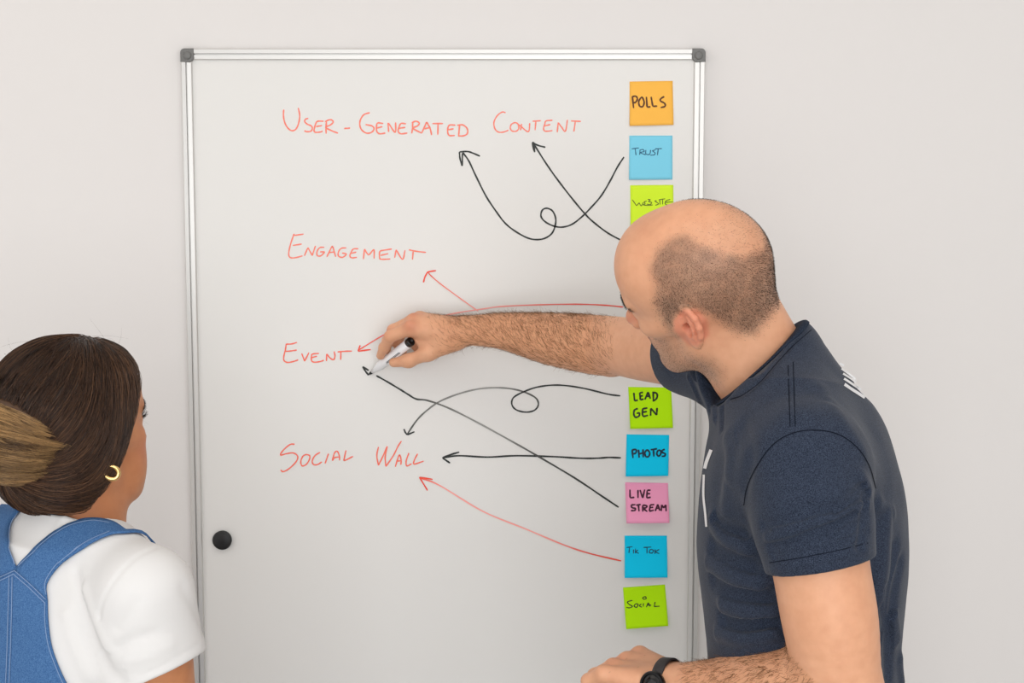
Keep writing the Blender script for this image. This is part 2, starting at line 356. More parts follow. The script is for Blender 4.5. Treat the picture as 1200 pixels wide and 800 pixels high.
NT['tik'] = zz(725, 560, 4.33, [(40,352),(70,348)], [(55,352),(52,380)], [(75,362),(75,382)], [(85,358),(85,382)], [(98,365),(86,374),(102,382)], [(125,352),(165,350)], [(143,352),(143,383)], [(160,362),(155,378),(170,380),(175,366),(160,362)], [(185,362),(183,385)], [(205,362),(187,374),(205,384)])
NT['soc'] = zz(725, 560, 4.33, [(70,620),(45,628),(55,642),(70,650),(55,658),(38,655)], [(85,638),(78,650),(92,655),(98,640),(85,638)], [(115,638),(105,648),(118,655)], [(125,635),(125,652)], [(125,605),(135,602),(140,610),(128,615),(122,608),(125,605)], [(140,655),(150,632)], [(150,632),(160,652)], [(145,645),(165,645)], [(185,628),(180,652)], [(180,652),(208,650)])
note([(737.8,95.5),(788.3,94.7),(789.4,146.3),(737.8,147.5)], ORG, .003, NT['polls'], 2.0, (92, 48, 10), 'orange sticky note reading POLLS, topmost on the whiteboard')
note([(737.5,158.8),(788,158.8),(788,210.3),(737.2,210.6)], BLU, .002, NT['trust'], 1.15, (30, 96, 130), 'light blue sticky note reading TRUST below the orange note')
note([(738.5,217),(789,216.5),(789.5,268),(739,268.5)], GRN, .003, NT['web'], 1.0, (92, 110, 10), 'yellow-green sticky note reading WEBSITE, half hidden by the bald head')
note([(738.2,333),(788,332.5),(788.5,385),(738,385.5)], GRN, .003, None, 1, BLK, 'green sticky note mostly hidden behind the man\'s face and arm')
note([(736.2,453.2),(786.5,454),(788.7,501.2),(738.5,502.4)], GRN2, .006, NT['lead'], 2.1, (34, 44, 18), 'lime green sticky note reading LEAD GEN just under the outstretched arm')
note([(734.3,508.7),(784.2,509.5),(783.2,557.5),(733.2,558.2)], BLU2, .006, NT['photos'], 2.1, (8, 40, 66), 'bright blue sticky note reading PHOTOS above the pink note')
note([(732.6,565),(782.7,565.8),(784.6,612.6),(734.2,613.1)], PNK, .014, NT['live'], 2.0, (74, 24, 50), 'pink sticky note reading LIVE STREAM')
note([(732,627.4),(781.6,627.4),(782.3,676.6),(732,677)], BLU2, .009, NT['tik'], 1.15, (14, 60, 92), 'bright blue sticky note with thin handwriting below the pink note')
note([(730,688.2),(779.3,684.7),(783.2,733.2),(733.8,737)], GRN2, .011, NT['soc'], 1.2, (50, 66, 12), 'lime green sticky note reading SOCIAL, lowest on the whiteboard')

# ------------------------------------------------------------------ solid modelling: smooth-blended solids, polygonised
def smin(a, b, k):
    if k <= 0: return np.minimum(a, b)
    h = np.maximum(k-np.abs(a-b), 0)/k
    return np.minimum(a, b)-h*h*k*.25
class Solid:
    def __init__(s): s.it = []; s.fr = None
    def _w(s, p):
        p = np.asarray(p, float)
        return p if s.fr is None else s.fr[1]+(p*s.fr[2])@s.fr[0]
    def _sc(s): return 1.0 if s.fr is None else s.fr[2]
    def put(s, f, c, rad, op='u', k=.01): s.it.append((f, np.asarray(c, float), float(rad), op, k)); return s
    def cone(s, a, b, ra, rb, k=.01, op='u'):
        a = s._w(a); b = s._w(b); ra *= s._sc(); rb *= s._sc(); k *= s._sc()
        ab = b-a; l2 = max(ab@ab, 1e-12)
        def f(p):
            pa = p-a; h = np.clip(pa@ab/l2, 0, 1); q = pa-h[:, None]*ab
            return np.sqrt((q*q).sum(1))-(ra+(rb-ra)*h)
        return s.put(f, (a+b)/2, math.sqrt(l2)/2+max(ra, rb), op, k)
    def chain(s, pts, rs, k=.01, op='u'):
        rs = [rs]*len(pts) if np.isscalar(rs) else rs
        for i in range(len(pts)-1): s.cone(pts[i], pts[i+1], rs[i], rs[i+1], k, op)
        return s
    def ell(s, c, r, k=.01, op='u', ax=None):
        c = s._w(c); r = np.array(r, float)*s._sc(); k *= s._sc()
        A = np.eye(3) if ax is None else np.array(ax, float)
        if s.fr is not None: A = A@s.fr[0]
        At = A.T.copy()
        def f(p):
            q = (p-c)@At; k0 = np.sqrt(((q/r)**2).sum(1)); k1 = np.sqrt(((q/(r*r))**2).sum(1))+1e-9
            return k0*(k0-1)/k1
        return s.put(f, c, r.max(), op, k)
    def loft(s, zs, cx, cy, rx, ry, n=2.3, yaw=0, k=.02, op='u'):
        zs = np.array(zs); o = np.argsort(zs); zs, cx, cy, rx, ry = [np.array(q, float)[o] for q in (zs, cx, cy, rx, ry)]
        zf = np.linspace(zs[0], zs[-1], 200); sp = lambda q: np.interp(zf, zs, q)
        ker = np.hanning(31); ker /= ker.sum()
        sm = lambda q: np.convolve(np.pad(sp(q), 15, mode='reflect', reflect_type='odd'), ker, 'valid')
        CX, CY, RX, RY = sm(cx), sm(cy), sm(rx), sm(ry); ca, sa = math.cos(yaw), math.sin(yaw)
        def f(p):
            z = p[:, 2]; x = p[:, 0]-np.interp(z, zf, CX); y = p[:, 1]-np.interp(z, zf, CY)
            u = x*ca+y*sa; v = -x*sa+y*ca; a = np.interp(z, zf, RX); b = np.interp(z, zf, RY)
            q = ((np.abs(u)/a)**n+(np.abs(v)/b)**n)**(1/n)
            return np.maximum((q-1)*np.minimum(a, b)*.92, np.maximum(zs[0]-z, z-zs[-1]))
        c = np.array([cx.mean(), cy.mean(), (zs[0]+zs[-1])/2])
        return s.put(f, c, math.hypot((zs[-1]-zs[0])/2, max(rx.max(), ry.max())+max(np.ptp(cx), np.ptp(cy))), op, k)
    def plane(s, o, n, op='int', k=.002):
        o = np.array(o, float); n = np.array(n, float); n /= np.linalg.norm(n)
        return s.put(lambda p: (p-o)@n, (0, 0, 0), 1e9, op, k)
    def limb(s, pts, rs, k=.02, n=6, op='u'):
        pts = np.array([s._w(q) for q in pts]); fr = s.fr; sc = s._sc(); s.fr = None
        q = spline(pts, n); m = len(pts); ti = np.linspace(0, m-1, len(q)); r = spline(np.stack([np.array(rs, float)*sc]*2, 1), n)[:, 0]
        sd = Solid(); sd.chain(list(q), list(r), 0); s.sub(sd, op, k*sc); s.fr = fr; return s
    def sub(s, sd, op='u', k=.01, grow=0):
        cs = np.array([i[1] for i in sd.it if i[2] < 1e8 and i[3] == 'u']); rs = np.array([i[2] for i in sd.it if i[2] < 1e8 and i[3] == 'u'])
        lo = (cs-rs[:, None]).min(0); hi = (cs+rs[:, None]).max(0)
        return s.put(lambda p: sd.ev(p)-grow, (lo+hi)/2, np.linalg.norm(hi-lo)/2, op, k)
    def fold(s, pts, amp, w):
        """a cloth crease (amp<0) or ridge (amp>0) along a 3-D polyline"""
        for a, b in zip(pts[:-1], pts[1:]):
            a = np.array(a); b = np.array(b); ab = b-a; l2 = max(ab@ab, 1e-12)
            def f(p, a=a, ab=ab, l2=l2):
                pa = p-a; h = np.clip(pa@ab/l2, 0, 1); q = pa-h[:, None]*ab
                return -amp*np.exp(-(q*q).sum(1)/(w*w))
            s.put(f, (a+b)/2, math.sqrt(l2)/2+2.6*w, 'fold', 0)
        return s
    def ev(s, p, bc=None, br=0):
        d = np.full(len(p), 1.0); fo = None
        if bc is None and 8 < len(p) < 8000:
            lo = p.min(0); hi = p.max(0); bc = (lo+hi)/2; br = np.linalg.norm(hi-lo)/2
        for f, c, rad, op, k in s.it:
            if bc is not None and rad < 1e8 and np.linalg.norm(c-bc) > rad+br+k+.02: continue
            v = f(p)
            if op == 'u': d = smin(d, v, k)
            elif op == 'sub': d = -smin(-d, v, k)
            elif op == 'int': d = -smin(-d, -v, k)
            elif op == 'fold': fo = v if fo is None else np.where(np.abs(v) > np.abs(fo), v, fo)
            else: d = d+v
        if fo is not None: d = d+fo
        return d
    def bounds(s):
        u = [i for i in s.it if i[3] == 'u' and i[2] < 1e8]
        return (np.min([i[1]-i[2] for i in u], 0)-.01, np.max([i[1]+i[2] for i in u], 0)+.01)
    def mesh(s, h, B=12):
        lo, hi = s.bounds(); nb = np.ceil((hi-lo)/(h*B)).astype(int)+1
        I = np.stack(np.meshgrid(*[np.arange(n) for n in nb], indexing='ij'), -1).reshape(-1, 3)
        ctr = lo+(I+.5)*h*B; br = h*B*.5*math.sqrt(3)
        dc = np.concatenate([s.ev(c) for c in np.array_split(ctr, max(1, len(ctr)//20000))])
        I = I[np.abs(dc) < br*1.25+.006]
        NY, NZ = int(nb[1])*B+4, int(nb[2])*B+4
        g = np.stack(np.meshgrid(*[np.arange(B+1)]*3, indexing='ij'), -1).reshape(-1, 3)
        K = []; V = []; Q = []
        key = lambda ix: (ix[:, 0]+1)*(NY*NZ)+(ix[:, 1]+1)*NZ+ix[:, 2]+1
        for b in I:
            base = b*B; pts = lo+(base+g)*h; bc = lo+(base+B/2)*h
            v = s.ev(pts, bc, br).reshape(B+1, B+1, B+1)
            if v.min() > 0 or v.max() < 0: continue
            ps = np.zeros((B, B, B, 3)); cn = np.zeros((B, B, B))
            for ax in range(3):
                vm = np.moveaxis(v, ax, 0); v0 = vm[:-1]; v1 = vm[1:]
                cr = (v0 < 0) != (v1 < 0); t = np.where(cr, v0/np.where(cr, v0-v1, 1), 0)
                psm = np.moveaxis(ps, ax, 0); cnm = np.moveaxis(cn, ax, 0)
                oth = [a for a in range(3) if a != ax]
                for d1 in (0, 1):
                    for d2 in (0, 1):
                        c = cr[:, d1:d1+B, d2:d2+B]; tt = t[:, d1:d1+B, d2:d2+B]
                        cnm += c; psm[..., ax] += np.where(c, tt, 0); psm[..., oth[0]] += c*d1; psm[..., oth[1]] += c*d2
                ii = np.argwhere(cr[:, :B, :B])
                if len(ii):
                    sg = v0[ii[:, 0], ii[:, 1], ii[:, 2]] < 0
                    e = np.empty_like(ii); e[:, ax] = ii[:, 0]; e[:, oth[0]] = ii[:, 1]; e[:, oth[1]] = ii[:, 2]
                    e = e+base; o1 = np.zeros(3, int); o1[oth[0]] = 1; o2 = np.zeros(3, int); o2[oth[1]] = 1
                    q = np.stack([key(e-o1-o2), key(e-o2), key(e), key(e-o1)], 1)
                    flip = sg if ax != 1 else ~sg
                    q[~flip] = q[~flip][:, ::-1]; Q.append(q)
            cc = np.argwhere(cn > 0)
            pos = lo+(base+cc+ps[cc[:, 0], cc[:, 1], cc[:, 2]]/cn[cc[:, 0], cc[:, 1], cc[:, 2]][:, None])*h
            for _ in range(2):
                d0 = s.ev(pos, bc, br); e = h*.3
                gr = np.stack([s.ev(pos+np.eye(3)[a]*e, bc, br)-d0 for a in range(3)], 1)/e
                st = -(d0/np.maximum((gr*gr).sum(1), .15))[:, None]*gr
                ln = np.linalg.norm(st, axis=1); st *= np.minimum(1, .5*h/np.maximum(ln, 1e-9))[:, None]; pos = pos+st
            K.append(key(cc+base)); V.append(pos)
        K = np.concatenate(K); V = np.concatenate(V); Q = np.concatenate(Q)
        o = np.argsort(K); K = K[o]; V = V[o]
        idx = np.searchsorted(K, Q.ravel()); idx = np.minimum(idx, len(K)-1)
        ok = (K[idx] == Q.ravel()).reshape(-1, 4).all(1); Fq = idx.reshape(-1, 4)[ok]
        return V, Fq
    def normal(s, p, e=.0015):
        d0 = s.ev(p); g = np.stack([s.ev(p+np.eye(3)[a]*e)-d0 for a in range(3)], 1)
        return g/(np.linalg.norm(g, axis=1)[:, None]+1e-9)
    def cast(s, px, t0=.9, tmax=2.6):
        """points where the sight lines of photo points meet the solid"""
        px = np.atleast_2d(np.array(px, float))
        r = np.stack([(px[:, 0]-600)/F_PX, np.zeros(len(px)), np.zeros(len(px))], 1)+UPV*((400-px[:, 1])/F_PX)[:, None]+FWD
        r /= np.linalg.norm(r, axis=1)[:, None]; t = np.full(len(px), t0); best = np.full(len(px), 9.0); bt = t.copy()
        for _ in range(90):
            d = s.ev(CAM+r*t[:, None]); m = np.abs(d) < best; best = np.where(m, np.abs(d), best); bt = np.where(m, t, bt)
            t = np.minimum(t+np.clip(d, -.02, .2)*.8, tmax)
        return CAM+r*bt[:, None], best
def Qs(*l): return [P(*q) for q in l]
def poly_mask(px, poly, soft):
    """1 inside a photo polygon, fading to 0 over soft px"""
    poly = np.array(poly, float); n = len(poly); ins = np.zeros(len(px), bool); dm = np.full(len(px), 1e9)
    for i in range(n):
        a = poly[i]; b = poly[(i+1) % n]; ab = b-a
        c = ((a[1] > px[:, 1]) != (b[1] > px[:, 1])); xi = a[0]+(px[:, 1]-a[1])*ab[0]/(ab[1] if abs(ab[1]) > 1e-9 else 1e-9)
        ins ^= c & (px[:, 0] < xi)
        h = np.clip(((px-a)@ab)/(ab@ab), 0, 1); dm = np.minimum(dm, np.linalg.norm(px-a-h[:, None]*ab, axis=1))
    sd = np.where(ins, dm, -dm); x = np.clip(sd/soft*.5+.5, 0, 1); return x*x*(3-2*x)
def vnoise(p, f, seed=0):
    """smooth value noise 0..1"""
    q = np.asarray(p)*f+seed*17.3; i = np.floor(q).astype(np.int64); u = q-i; u = u*u*(3-2*u); r = 0
    for dx in (0, 1):
        for dy in (0, 1):
            for dz in (0, 1):
                hsh = ((i[:, 0]+dx)*374761393+(i[:, 1]+dy)*668265263+(i[:, 2]+dz)*2147483647+seed*9176) & 0x7fffffff
                hsh = ((hsh ^ (hsh >> 13))*1274126177) & 0x7fffffff; hsh = (hsh ^ (hsh >> 16)) & 0xffff
                w = (u[:, 0] if dx else 1-u[:, 0])*(u[:, 1] if dy else 1-u[:, 1])*(u[:, 2] if dz else 1-u[:, 2]); r = r+w*hsh/65535.0
    return r
def frame_rot(az, pitch, roll, side):
    az, pitch, roll = map(math.radians, (az, pitch, roll))
    Fv = np.array([side*math.cos(az)*math.cos(pitch), math.sin(az)*math.cos(pitch), -math.sin(pitch)])
    up0 = np.array([side*math.cos(az)*math.sin(pitch), math.sin(az)*math.sin(pitch), math.cos(pitch)])
    L0 = np.cross(up0, Fv); sg = np.sign(-L0[1])
    U = up0*math.cos(roll)+L0*sg*math.sin(roll); return np.stack([Fv, np.cross(U, Fv), U], 0)
def head(s, M, t, sc, male=True):
    s.fr = (M, np.array(t, float), sc)
    s.ell((-.012,0,.030), (.098,.077,.088), .02)
    s.ell((.040,0,.045), (.046,.060,.052), .03)
    s.ell((.040,0,-.030), (.046,.052,.070), .03)
    s.ell((.064,0,-.064), (.028,.031,.032), .02)
    s.ell((.025,0,-.080), (.045,.040,.026), .03)
    jw = 1.0 if male else .90
    for y in (-1, 1):
        s.cone((.000,y*.056*jw,-.050), (.064,y*.022*jw,-.100), .017, .015, .025)
        s.cone((-.004,y*.058,-.005), (.004,y*.053*jw,-.055), .013, .015, .02)
        s.cone((.062,y*.046,-.018), (.012,y*.064,-.008), .011, .009, .02)
        s.cone((.080,y*.010,.022), (.069,y*.044,.024), .010 if male else .007, .009 if male else .007, .014)
    s.ell((.077,0,-.103), (.017,.022*jw,.016), .015)
    for y in (-1, 1):
        s.ell((.090,y*.032,.003), (.016,.017,.012), .012, 'sub')
        s.ell((.0690,y*.0315,.002), (.0150,.0155,.0140), .005)
        s.ell((.0845,y*.0325,.0005), (.008,.0115,.0044), .002, 'sub')
    s.cone((.082,0,.015), (.104 if male else .099,0,-.026), .0065, .0080, .010)
    s.ell((.1065 if male else .1015,0,-.033), (.0105,.0105,.0095), .008)
    for y in (-1, 1):
        s.ell((.096,y*.0120,-.036), (.010,.0075,.0075), .006); s.ell((.1005,y*.0062,-.0440), (.005,.003,.004), .002, 'sub')
    s.chain([(.080,-.023,-.067),(.0905,-.006,-.0625),(.0905,.006,-.0625),(.080,.023,-.067)], [.003,.0055,.0055,.003], .005)
    s.chain([(.080,-.020,-.071),(.0900,0,-.0745),(.080,.020,-.071)], [.003,.0068,.003], .005)
    s.chain([(.082,-.023,-.0685),(.0965,0,-.0682),(.082,.023,-.0685)], .0011, .002, 'sub')
    if not male:
        for y in (-1, 1): s.ell((.052,y*.033,-.044), (.029,.021,.034), .02); s.ell((.049,y*.030,-.074), (.027,.023,.034), .025)
        s.ell((.030,0,-.098), (.050,.036,.020), .025)
    for y in (-1, 1):                                       # ears
        o = np.array([-.008, y*.0775, -.006]); fl = math.radians(31)
        e1 = np.array([-math.cos(fl), y*math.sin(fl), 0]); e2 = np.array([-.36, y*.05, .93]); e2 -= e1*(e1@e2); e2 /= np.linalg.norm(e2)
        e3 = np.cross(e1, e2); e3 *= np.sign(e3[1]*y)
        E = lambda a, b, c=0: o+(e1*a+e2*b)*1.08+e3*c
        s.ell(E(.004,.003,-.002), (.0165,.0265,.0042), .004, ax=[e1, e2, e3])
        s.ell(E(.000,-.0205,-.000), (.0110,.0105,.0048), .006, ax=[e1, e2, e3])
        s.cone(E(-.008,-.004,-.010), E(.004,.006,-.008), .012, .009, .008)
        s.chain([E(-.007,.003,.003),E(-.0125,.012,.003),E(-.011,.022,.0035),E(-.002,.0295,.0035),E(.0095,.0275,.0035),E(.0175,.018,.003),E(.0195,.005,.0025),E(.0165,-.008,.002),E(.010,-.018,.001),E(.004,-.0255,.001)],
                [.0026,.0032,.0036,.0038,.0040,.0040,.0037,.0034,.0034,.003], .003)
        s.chain([E(.001,.020,.001),E(.0085,.010,.002),E(.0095,-.001,.0022),E(.0055,-.011,.002),E(-.002,-.0125,.001)], [.003,.0035,.0035,.0033,.003], .004)
        s.ell(E(-.0105,-.002,.002), (.0042,.0065,.004), .003, ax=[e1, e2, e3])
        s.ell(E(-.001,-.002,.004), (.0068,.0095,.0075), .003, 'sub', ax=[e1, e2, e3])
        s.cone(E(-.004,.000,.004), E(-.008,.002,-.012), .0046, .0034, .002, 'sub')
        s.chain([E(-.006,.0165,.004),E(.003,.0215,.004),E(.0125,.016,.0045),E(.0145,.004,.0045),E(.012,-.006,.004)], [.0018,.0020,.0020,.0018,.0015], .002, 'sub')
    s.fr = None
def hair_strands(roots, dirs, lens, r0, n=2, curl=None, sag=None, sides=3):
    """many tapered strands as one mesh; n segments each"""
    m = len(roots); ts = np.linspace(0, 1, n+1)
    pts = roots[:, None, :]+dirs[:, None, :]*(lens[:, None]*ts)[:, :, None]
    if sag is not None: pts = pts+sag[:, None, :]*(lens[:, None]*ts**2)[:, :, None]
    return strand_mesh(pts, r0, sides)
def strand_mesh(pts, r0, sides=3, taper=True):
    m, k, _ = pts.shape; t = np.gradient(pts, axis=1); t /= np.linalg.norm(t, axis=2)[..., None]+1e-12
    ref = np.where(np.abs(t[..., 2:3]) < .85, np.array([0, 0, 1.0]), np.array([1.0, 0, 0])); e = np.cross(t, ref); e /= np.linalg.norm(e, axis=2)[..., None]+1e-12
    g = np.cross(t, e); rr = np.linspace(1, .25 if taper else 1, k); rad = (np.ones(m)*r0)[:, None]*rr[None]
    ring = [pts+(e*math.cos(a)+g*math.sin(a))*rad[..., None] for a in np.arange(sides)*2*math.pi/sides]
    V = np.stack(ring, 2).reshape(-1, 3)
    b = (np.arange(m)*k*sides)[:, None, None]; i = (np.arange(k-1)*sides)[None, :, None]; j = np.arange(sides)[None, None, :]; j2 = (j+1) % sides
    Fq = np.stack([b+i+j, b+i+j2, b+i+sides+j2, b+i+sides+j], -1).reshape(-1, 4)
    return V, Fq
def scatter(V, Fq, w, n, rng):
    """n random points on a quad mesh with vertex weights w; returns points, corner ids, weights"""
    a = V[Fq]; ar = .5*(np.linalg.norm(np.cross(a[:, 1]-a[:, 0], a[:, 2]-a[:, 0]), axis=1)+np.linalg.norm(np.cross(a[:, 2]-a[:, 0], a[:, 3]-a[:, 0]), axis=1))
    pr = ar*w[Fq].mean(1); pr = pr/pr.sum(); i = rng.choice(len(Fq), n, p=pr); u = rng.random((n, 2))
    p = (a[i, 0]*(1-u[:, :1])+a[i, 1]*u[:, :1])*(1-u[:, 1:])+(a[i, 3]*(1-u[:, :1])+a[i, 2]*u[:, :1])*u[:, 1:]
    nn = np.cross(a[i, 1]-a[i, 0], a[i, 3]-a[i, 0]); nn /= np.linalg.norm(nn, axis=1)[:, None]+1e-12
    return p, nn, i
def skin_mat(name):
    m = new_mat(name, (220, 160, 125), .48, 0, .35); L = m.node_tree.links; b = m.node_tree.nodes['Principled BSDF']
    a = attr_color(m)
    tc = N(m, 'ShaderNodeTexCoord'); nz = N(m, 'ShaderNodeTexNoise'); nz.inputs['Scale'].default_value = 70; nz.inputs['Detail'].default_value = 5
    L.new(tc.outputs['Object'], nz.inputs['Vector'])
    mx = N(m, 'ShaderNodeMix', data_type='RGBA', blend_type='MULTIPLY'); mx.inputs[0].default_value = .35
    cr = N(m, 'ShaderNodeValToRGB'); cr.color_ramp.elements[0].position = .3; cr.color_ramp.elements[1].position = .7
    cr.color_ramp.elements[0].color = (.78, .66, .62, 1); cr.color_ramp.elements[1].color = (1, 1, 1, 1)
    L.new(nz.outputs['Fac'], cr.inputs['Fac']); L.new(a.outputs['Color'], mx.inputs[6]); L.new(cr.outputs['Color'], mx.inputs[7]); L.new(mx.outputs[2], b.inputs['Base Color'])
    b.inputs['Subsurface Weight'].default_value = .08; b.inputs['Subsurface Radius'].default_value = (1.0, .35, .2); b.inputs['Subsurface Scale'].default_value = .003
    bump(m, 700, .12, .0005, 3)
    return m

# ------------------------------------------------------------------ the man at the board
rng = np.random.default_rng(7)
SK = np.array(lin((233, 177, 141))[:3])
man = empty('person', (P(945, 800, .62)[0], P(945, 800, .62)[1], 0), 'bald man in navy t-shirt writing on the whiteboard with outstretched arm', 'person', 'people at the whiteboard')
skm = skin_mat('skin_light')
MH = frame_rot(31.1, 11.1, 36.8, -1); TH_ = P(816.7, 334.3, .65)
def Lm(p): return (np.asarray(p)-TH_)@MH.T            # world -> head frame
b = Solid()
head(b, MH, TH_, 1.0, True)
nb = P(897, 430, .615)
hw = lambda q: TH_+np.array(q)@MH
b.cone(hw((-.035,0,-.035)), nb, .054, .060, .03)
b.cone(hw((-.010,0,-.065)), nb+np.array([-.02, 0, .0]), .045, .052, .03)
b.cone(hw((-.02,.045,-.055)), P(868, 440, .66), .018, .018, .03)
# trunk (under the shirt)
rows = [(452, 868, 985, .10, .62), (480, 845, 1022, .165, .62), (520, 832, 1044, .195, .62), (560, 824, 1054, .20, .62), (590, 821, 1059, .20, .62), (650, 818, 1060, .192, .62), (700, 824, 1056, .185, .62), (745, 829, 1051, .18, .62), (800, 832, 1054, .178, .62), (860, 830, 1058, .18, .62), (940, 828, 1062, .185, .62)]
zs = []; cx = []; cy = []; rx = []; ry = []
for py, xf, xb, hwid, d in rows:
    a = P(xf, py, d); c = P(xb, py, d); zs.append((a[2]+c[2])/2); cx.append((a[0]+c[0])/2); cy.append(-d); rx.append((c[0]-a[0])/2); ry.append(hwid)
zs.append(.84); cx.append(cx[-1]); cy.append(cy[-1]); rx.append(rx[-1]); ry.append(ry[-1])
RX = np.array(rx); RY = np.array(ry)
b.loft(zs, cx, cy, RX-.014, RY-.016, 2.3, -.2, .03)
# right arm, reaching to the board
aR = Qs((846, 415, .50), (800, 412, .42), (752, 409, .325), (712, 403, .25), (690, 402, .225), (640, 396, .165), (590, 388, .122), (548, 387, .098))
rR = [.056, .052, .0475, .0445, .0455, .0410, .0305, .0245]
b.limb(aR, rR, .03)
b.cone(P(716, 420, .25), P(650, 408, .175), .026, .018, .02)
# right hand closed on the marker
mI, mM, mR, mP = Qs((480, 385, .086), (485, 376, .078), (492, 373, .060), (500, 376, .042))
wr = P(545, 388, .096)
for q, r in ((mI, .0125), (mM, .0128), (mR, .0120), (mP, .0105)): b.cone(P(540, 388, .094)+(q-mM)*.45, q, .0175, r, .014)
b.chain([mI]+Qs((457.5, 394, .078), (450, 407, .056), (446, 416.5, .040)), [.0118, .0100, .0086, .0072], .005)
b.chain([mM]+Qs((461, 387, .060), (454, 399, .036), (453, 410, .024)), [.0122, .0104, .0090, .0078], .005)
b.chain([mR]+Qs((470, 388, .034), (466, 402, .022), (472, 411, .018)), [.0115, .0098, .0085, .0075], .005)
b.chain([mP]+Qs((486, 388, .022), (482, 400, .016), (488, 408, .014)), [.0100, .0086, .0075, .0068], .005)
b.chain(Qs((532, 399, .095), (502, 413.5, .085), (479, 422.5, .066), (461.5, 424.5, .050)), [.0185, .0125, .0106, .0082], .010)
b.cone(P(516, 398, .088), P(492, 398, .075), .015, .009, .014)
b.ell(P(480.5, 380.5, .097), (.008,.006,.007), .008)
# left arm, bent, fist in front of the belly
aL = Qs((946, 545, .80), (953, 600, .825), (962, 665, .835), (973, 730, .84), (985, 815, .84))
b.limb(aL, [.066, .062, .0570, .0560, .048], .03)
fL = Qs((986, 818, .84), (945, 812, .815), (900, 809, .775), (845, 806, .72), (795, 802, .680))
b.limb(fL, [.047, .0505, .0480, .0375, .0275], .02)
wl = P(783, 800, .668)
kI, kM, kR, kP = Qs((750, 768, .590), (735, 775, .607), (719, 782, .632), (708, 789, .660))
for q, r in ((kI, .0130), (kM, .0132), (kR, .0125), (kP, .0115)): b.cone(wl+(q-kR)*.35, q, .0185, r, .016)
fd = np.array([-.62, .55, -.50]); fd /= np.linalg.norm(fd); bk = np.array([.45, -.28, -.85]); bk /= np.linalg.norm(bk); b2 = np.array([.8, -.55, .1]); b2 /= np.linalg.norm(b2)
for q, l, r in ((kI, 1, .0108), (kM, 1.05, .0110), (kR, 1, .0104), (kP, .85, .0094)):
    p1 = q+fd*.036*l; p2 = p1+bk*.027*l; p3 = p2+b2*.020*l; b.chain([q, p1, p2, p3], [r*1.12, r, r*.88, r*.76], .005)
th = wl+np.array([-.012, .02, -.004])
b.chain([th, kI+np.array([.012, .012, -.030]), kI+np.array([-.022, .010, -.046]), kI+np.array([-.040, -.012, -.052])], [.018, .0135, .0115, .009], .010)
bV, bF = b.mesh(.0021)
# complexion: ears and knuckles redder, shaved scalp and stubble darker, freckles
def hairpx(V):
    l = Lm(V); l2 = l.copy(); l2[:, 1] = np.abs(l2[:, 1]); return l, proj(TH_+l2@MH)
l_, px_ = hairpx(bV)
near = np.linalg.norm(l_*np.array([1, 1, .8]), axis=1) < .135
HAIR = [(763,313),(772,292),(786,279),(803,275),(822,288),(846,296),(872,300),(893,292),(905,268),(925,270),(925,356),(908,362),(899,374),(884,391),(864,390),(848,378),(832,368),(815,364),(797,364),(790,372),(788,382),(779,378),(768,354),(770,335)]
THIN = [(772,292),(800,262),(840,256),(870,248),(868,225),(930,250),(925,300),(893,310),(872,310),(822,300)]
BEARD = [(776,356),(792,356),(790,398),(800,416),(836,424),(846,436),(840,446),(815,446),(786,444),(772,430),(766,410),(768,394),(775,384)]
EARP = poly_mask(px_, [(789,375),(800,362),(815,362),(829,374),(831,392),(818,406),(806,404),(798,396),(790,388)], 3)*(np.abs(l_[:, 1]) > .066)
mh = poly_mask(px_, HAIR, 10)*near*(1-EARP); mt = poly_mask(px_, THIN, 16)*near*(1-EARP)*.22; mb_ = poly_mask(px_, BEARD, 15)*near*(1-EARP)*.75
mh = mh*(.72+.5*vnoise(bV, 90, 3)); hair_m = np.clip(np.maximum(mh, mt), 0, 1)
face_b = near & (l_[:, 0] > .03) & (l_[:, 2] < -.045) & (np.abs(l_[:, 1]) < .045)
lips = near & (l_[:, 0] > .078) & (np.abs(l_[:, 1]) < .024) & (np.abs(l_[:, 2]+.0685) < .009)
ss = lambda v, a, c: np.clip((v-a)/(c-a), 0, 1)**2*(3-2*np.clip((v-a)/(c-a), 0, 1))
mb_ = mb_*np.maximum(ss(-l_[:, 2], .022, .050), ss(-l_[:, 0], -.036, -.016)); mb_ = np.maximum(mb_, np.where(near & ~lips, .55*ss(l_[:, 0], .012, .045)*ss(-l_[:, 2], .040, .066)*ss(-np.abs(l_[:, 1]), -.056, -.040), 0))
col = np.tile(SK, (len(bV), 1))
def blend(c, m): 
    global col
    col = col*(1-m[:, None])+np.array(lin(c)[:3])*m[:, None]
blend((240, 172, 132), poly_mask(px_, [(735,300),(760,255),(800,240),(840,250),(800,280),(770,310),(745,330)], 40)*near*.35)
blend((205, 140, 104), vnoise(bV, 22, 1)*.35)
blend((224, 128, 104), EARP*.55)
blend((214, 124, 106), np.where(near, np.exp(-((l_-np.array([.106, 0, -.034]))**2).sum(1)/.018**2), 0)*.6)
blend((178, 96, 84), lips*.8)
for q in (P(480.5, 381, .1), P(484, 367, .08), kI, kM, kR, P(450, 388, .07)):
    blend((216, 128, 100), np.exp(-((bV-q)**2).sum(1)/.013**2)*.5)
blend((112, 94, 82), hair_m*.60); blend((124, 106, 92), mb_*.58)
blend((96, 58, 40), ((vnoise(bV, 160, 5) > .95) & ~near & (np.linalg.norm(l_, axis=1) > .2))*.30)
pb = proj(bV); armR = np.clip((726-pb[:, 0])/50, 0, 1)*np.clip((pb[:, 0]-500)/45, 0, 1)*(bV[:, 1] > -.35)
fl_ = np.array([((bV-q)**2).sum(1) for q in fL[1:]]).min(0) < .075**2
forL = fl_ & (pb[:, 0] < 960) & (pb[:, 0] > 800) & ~near
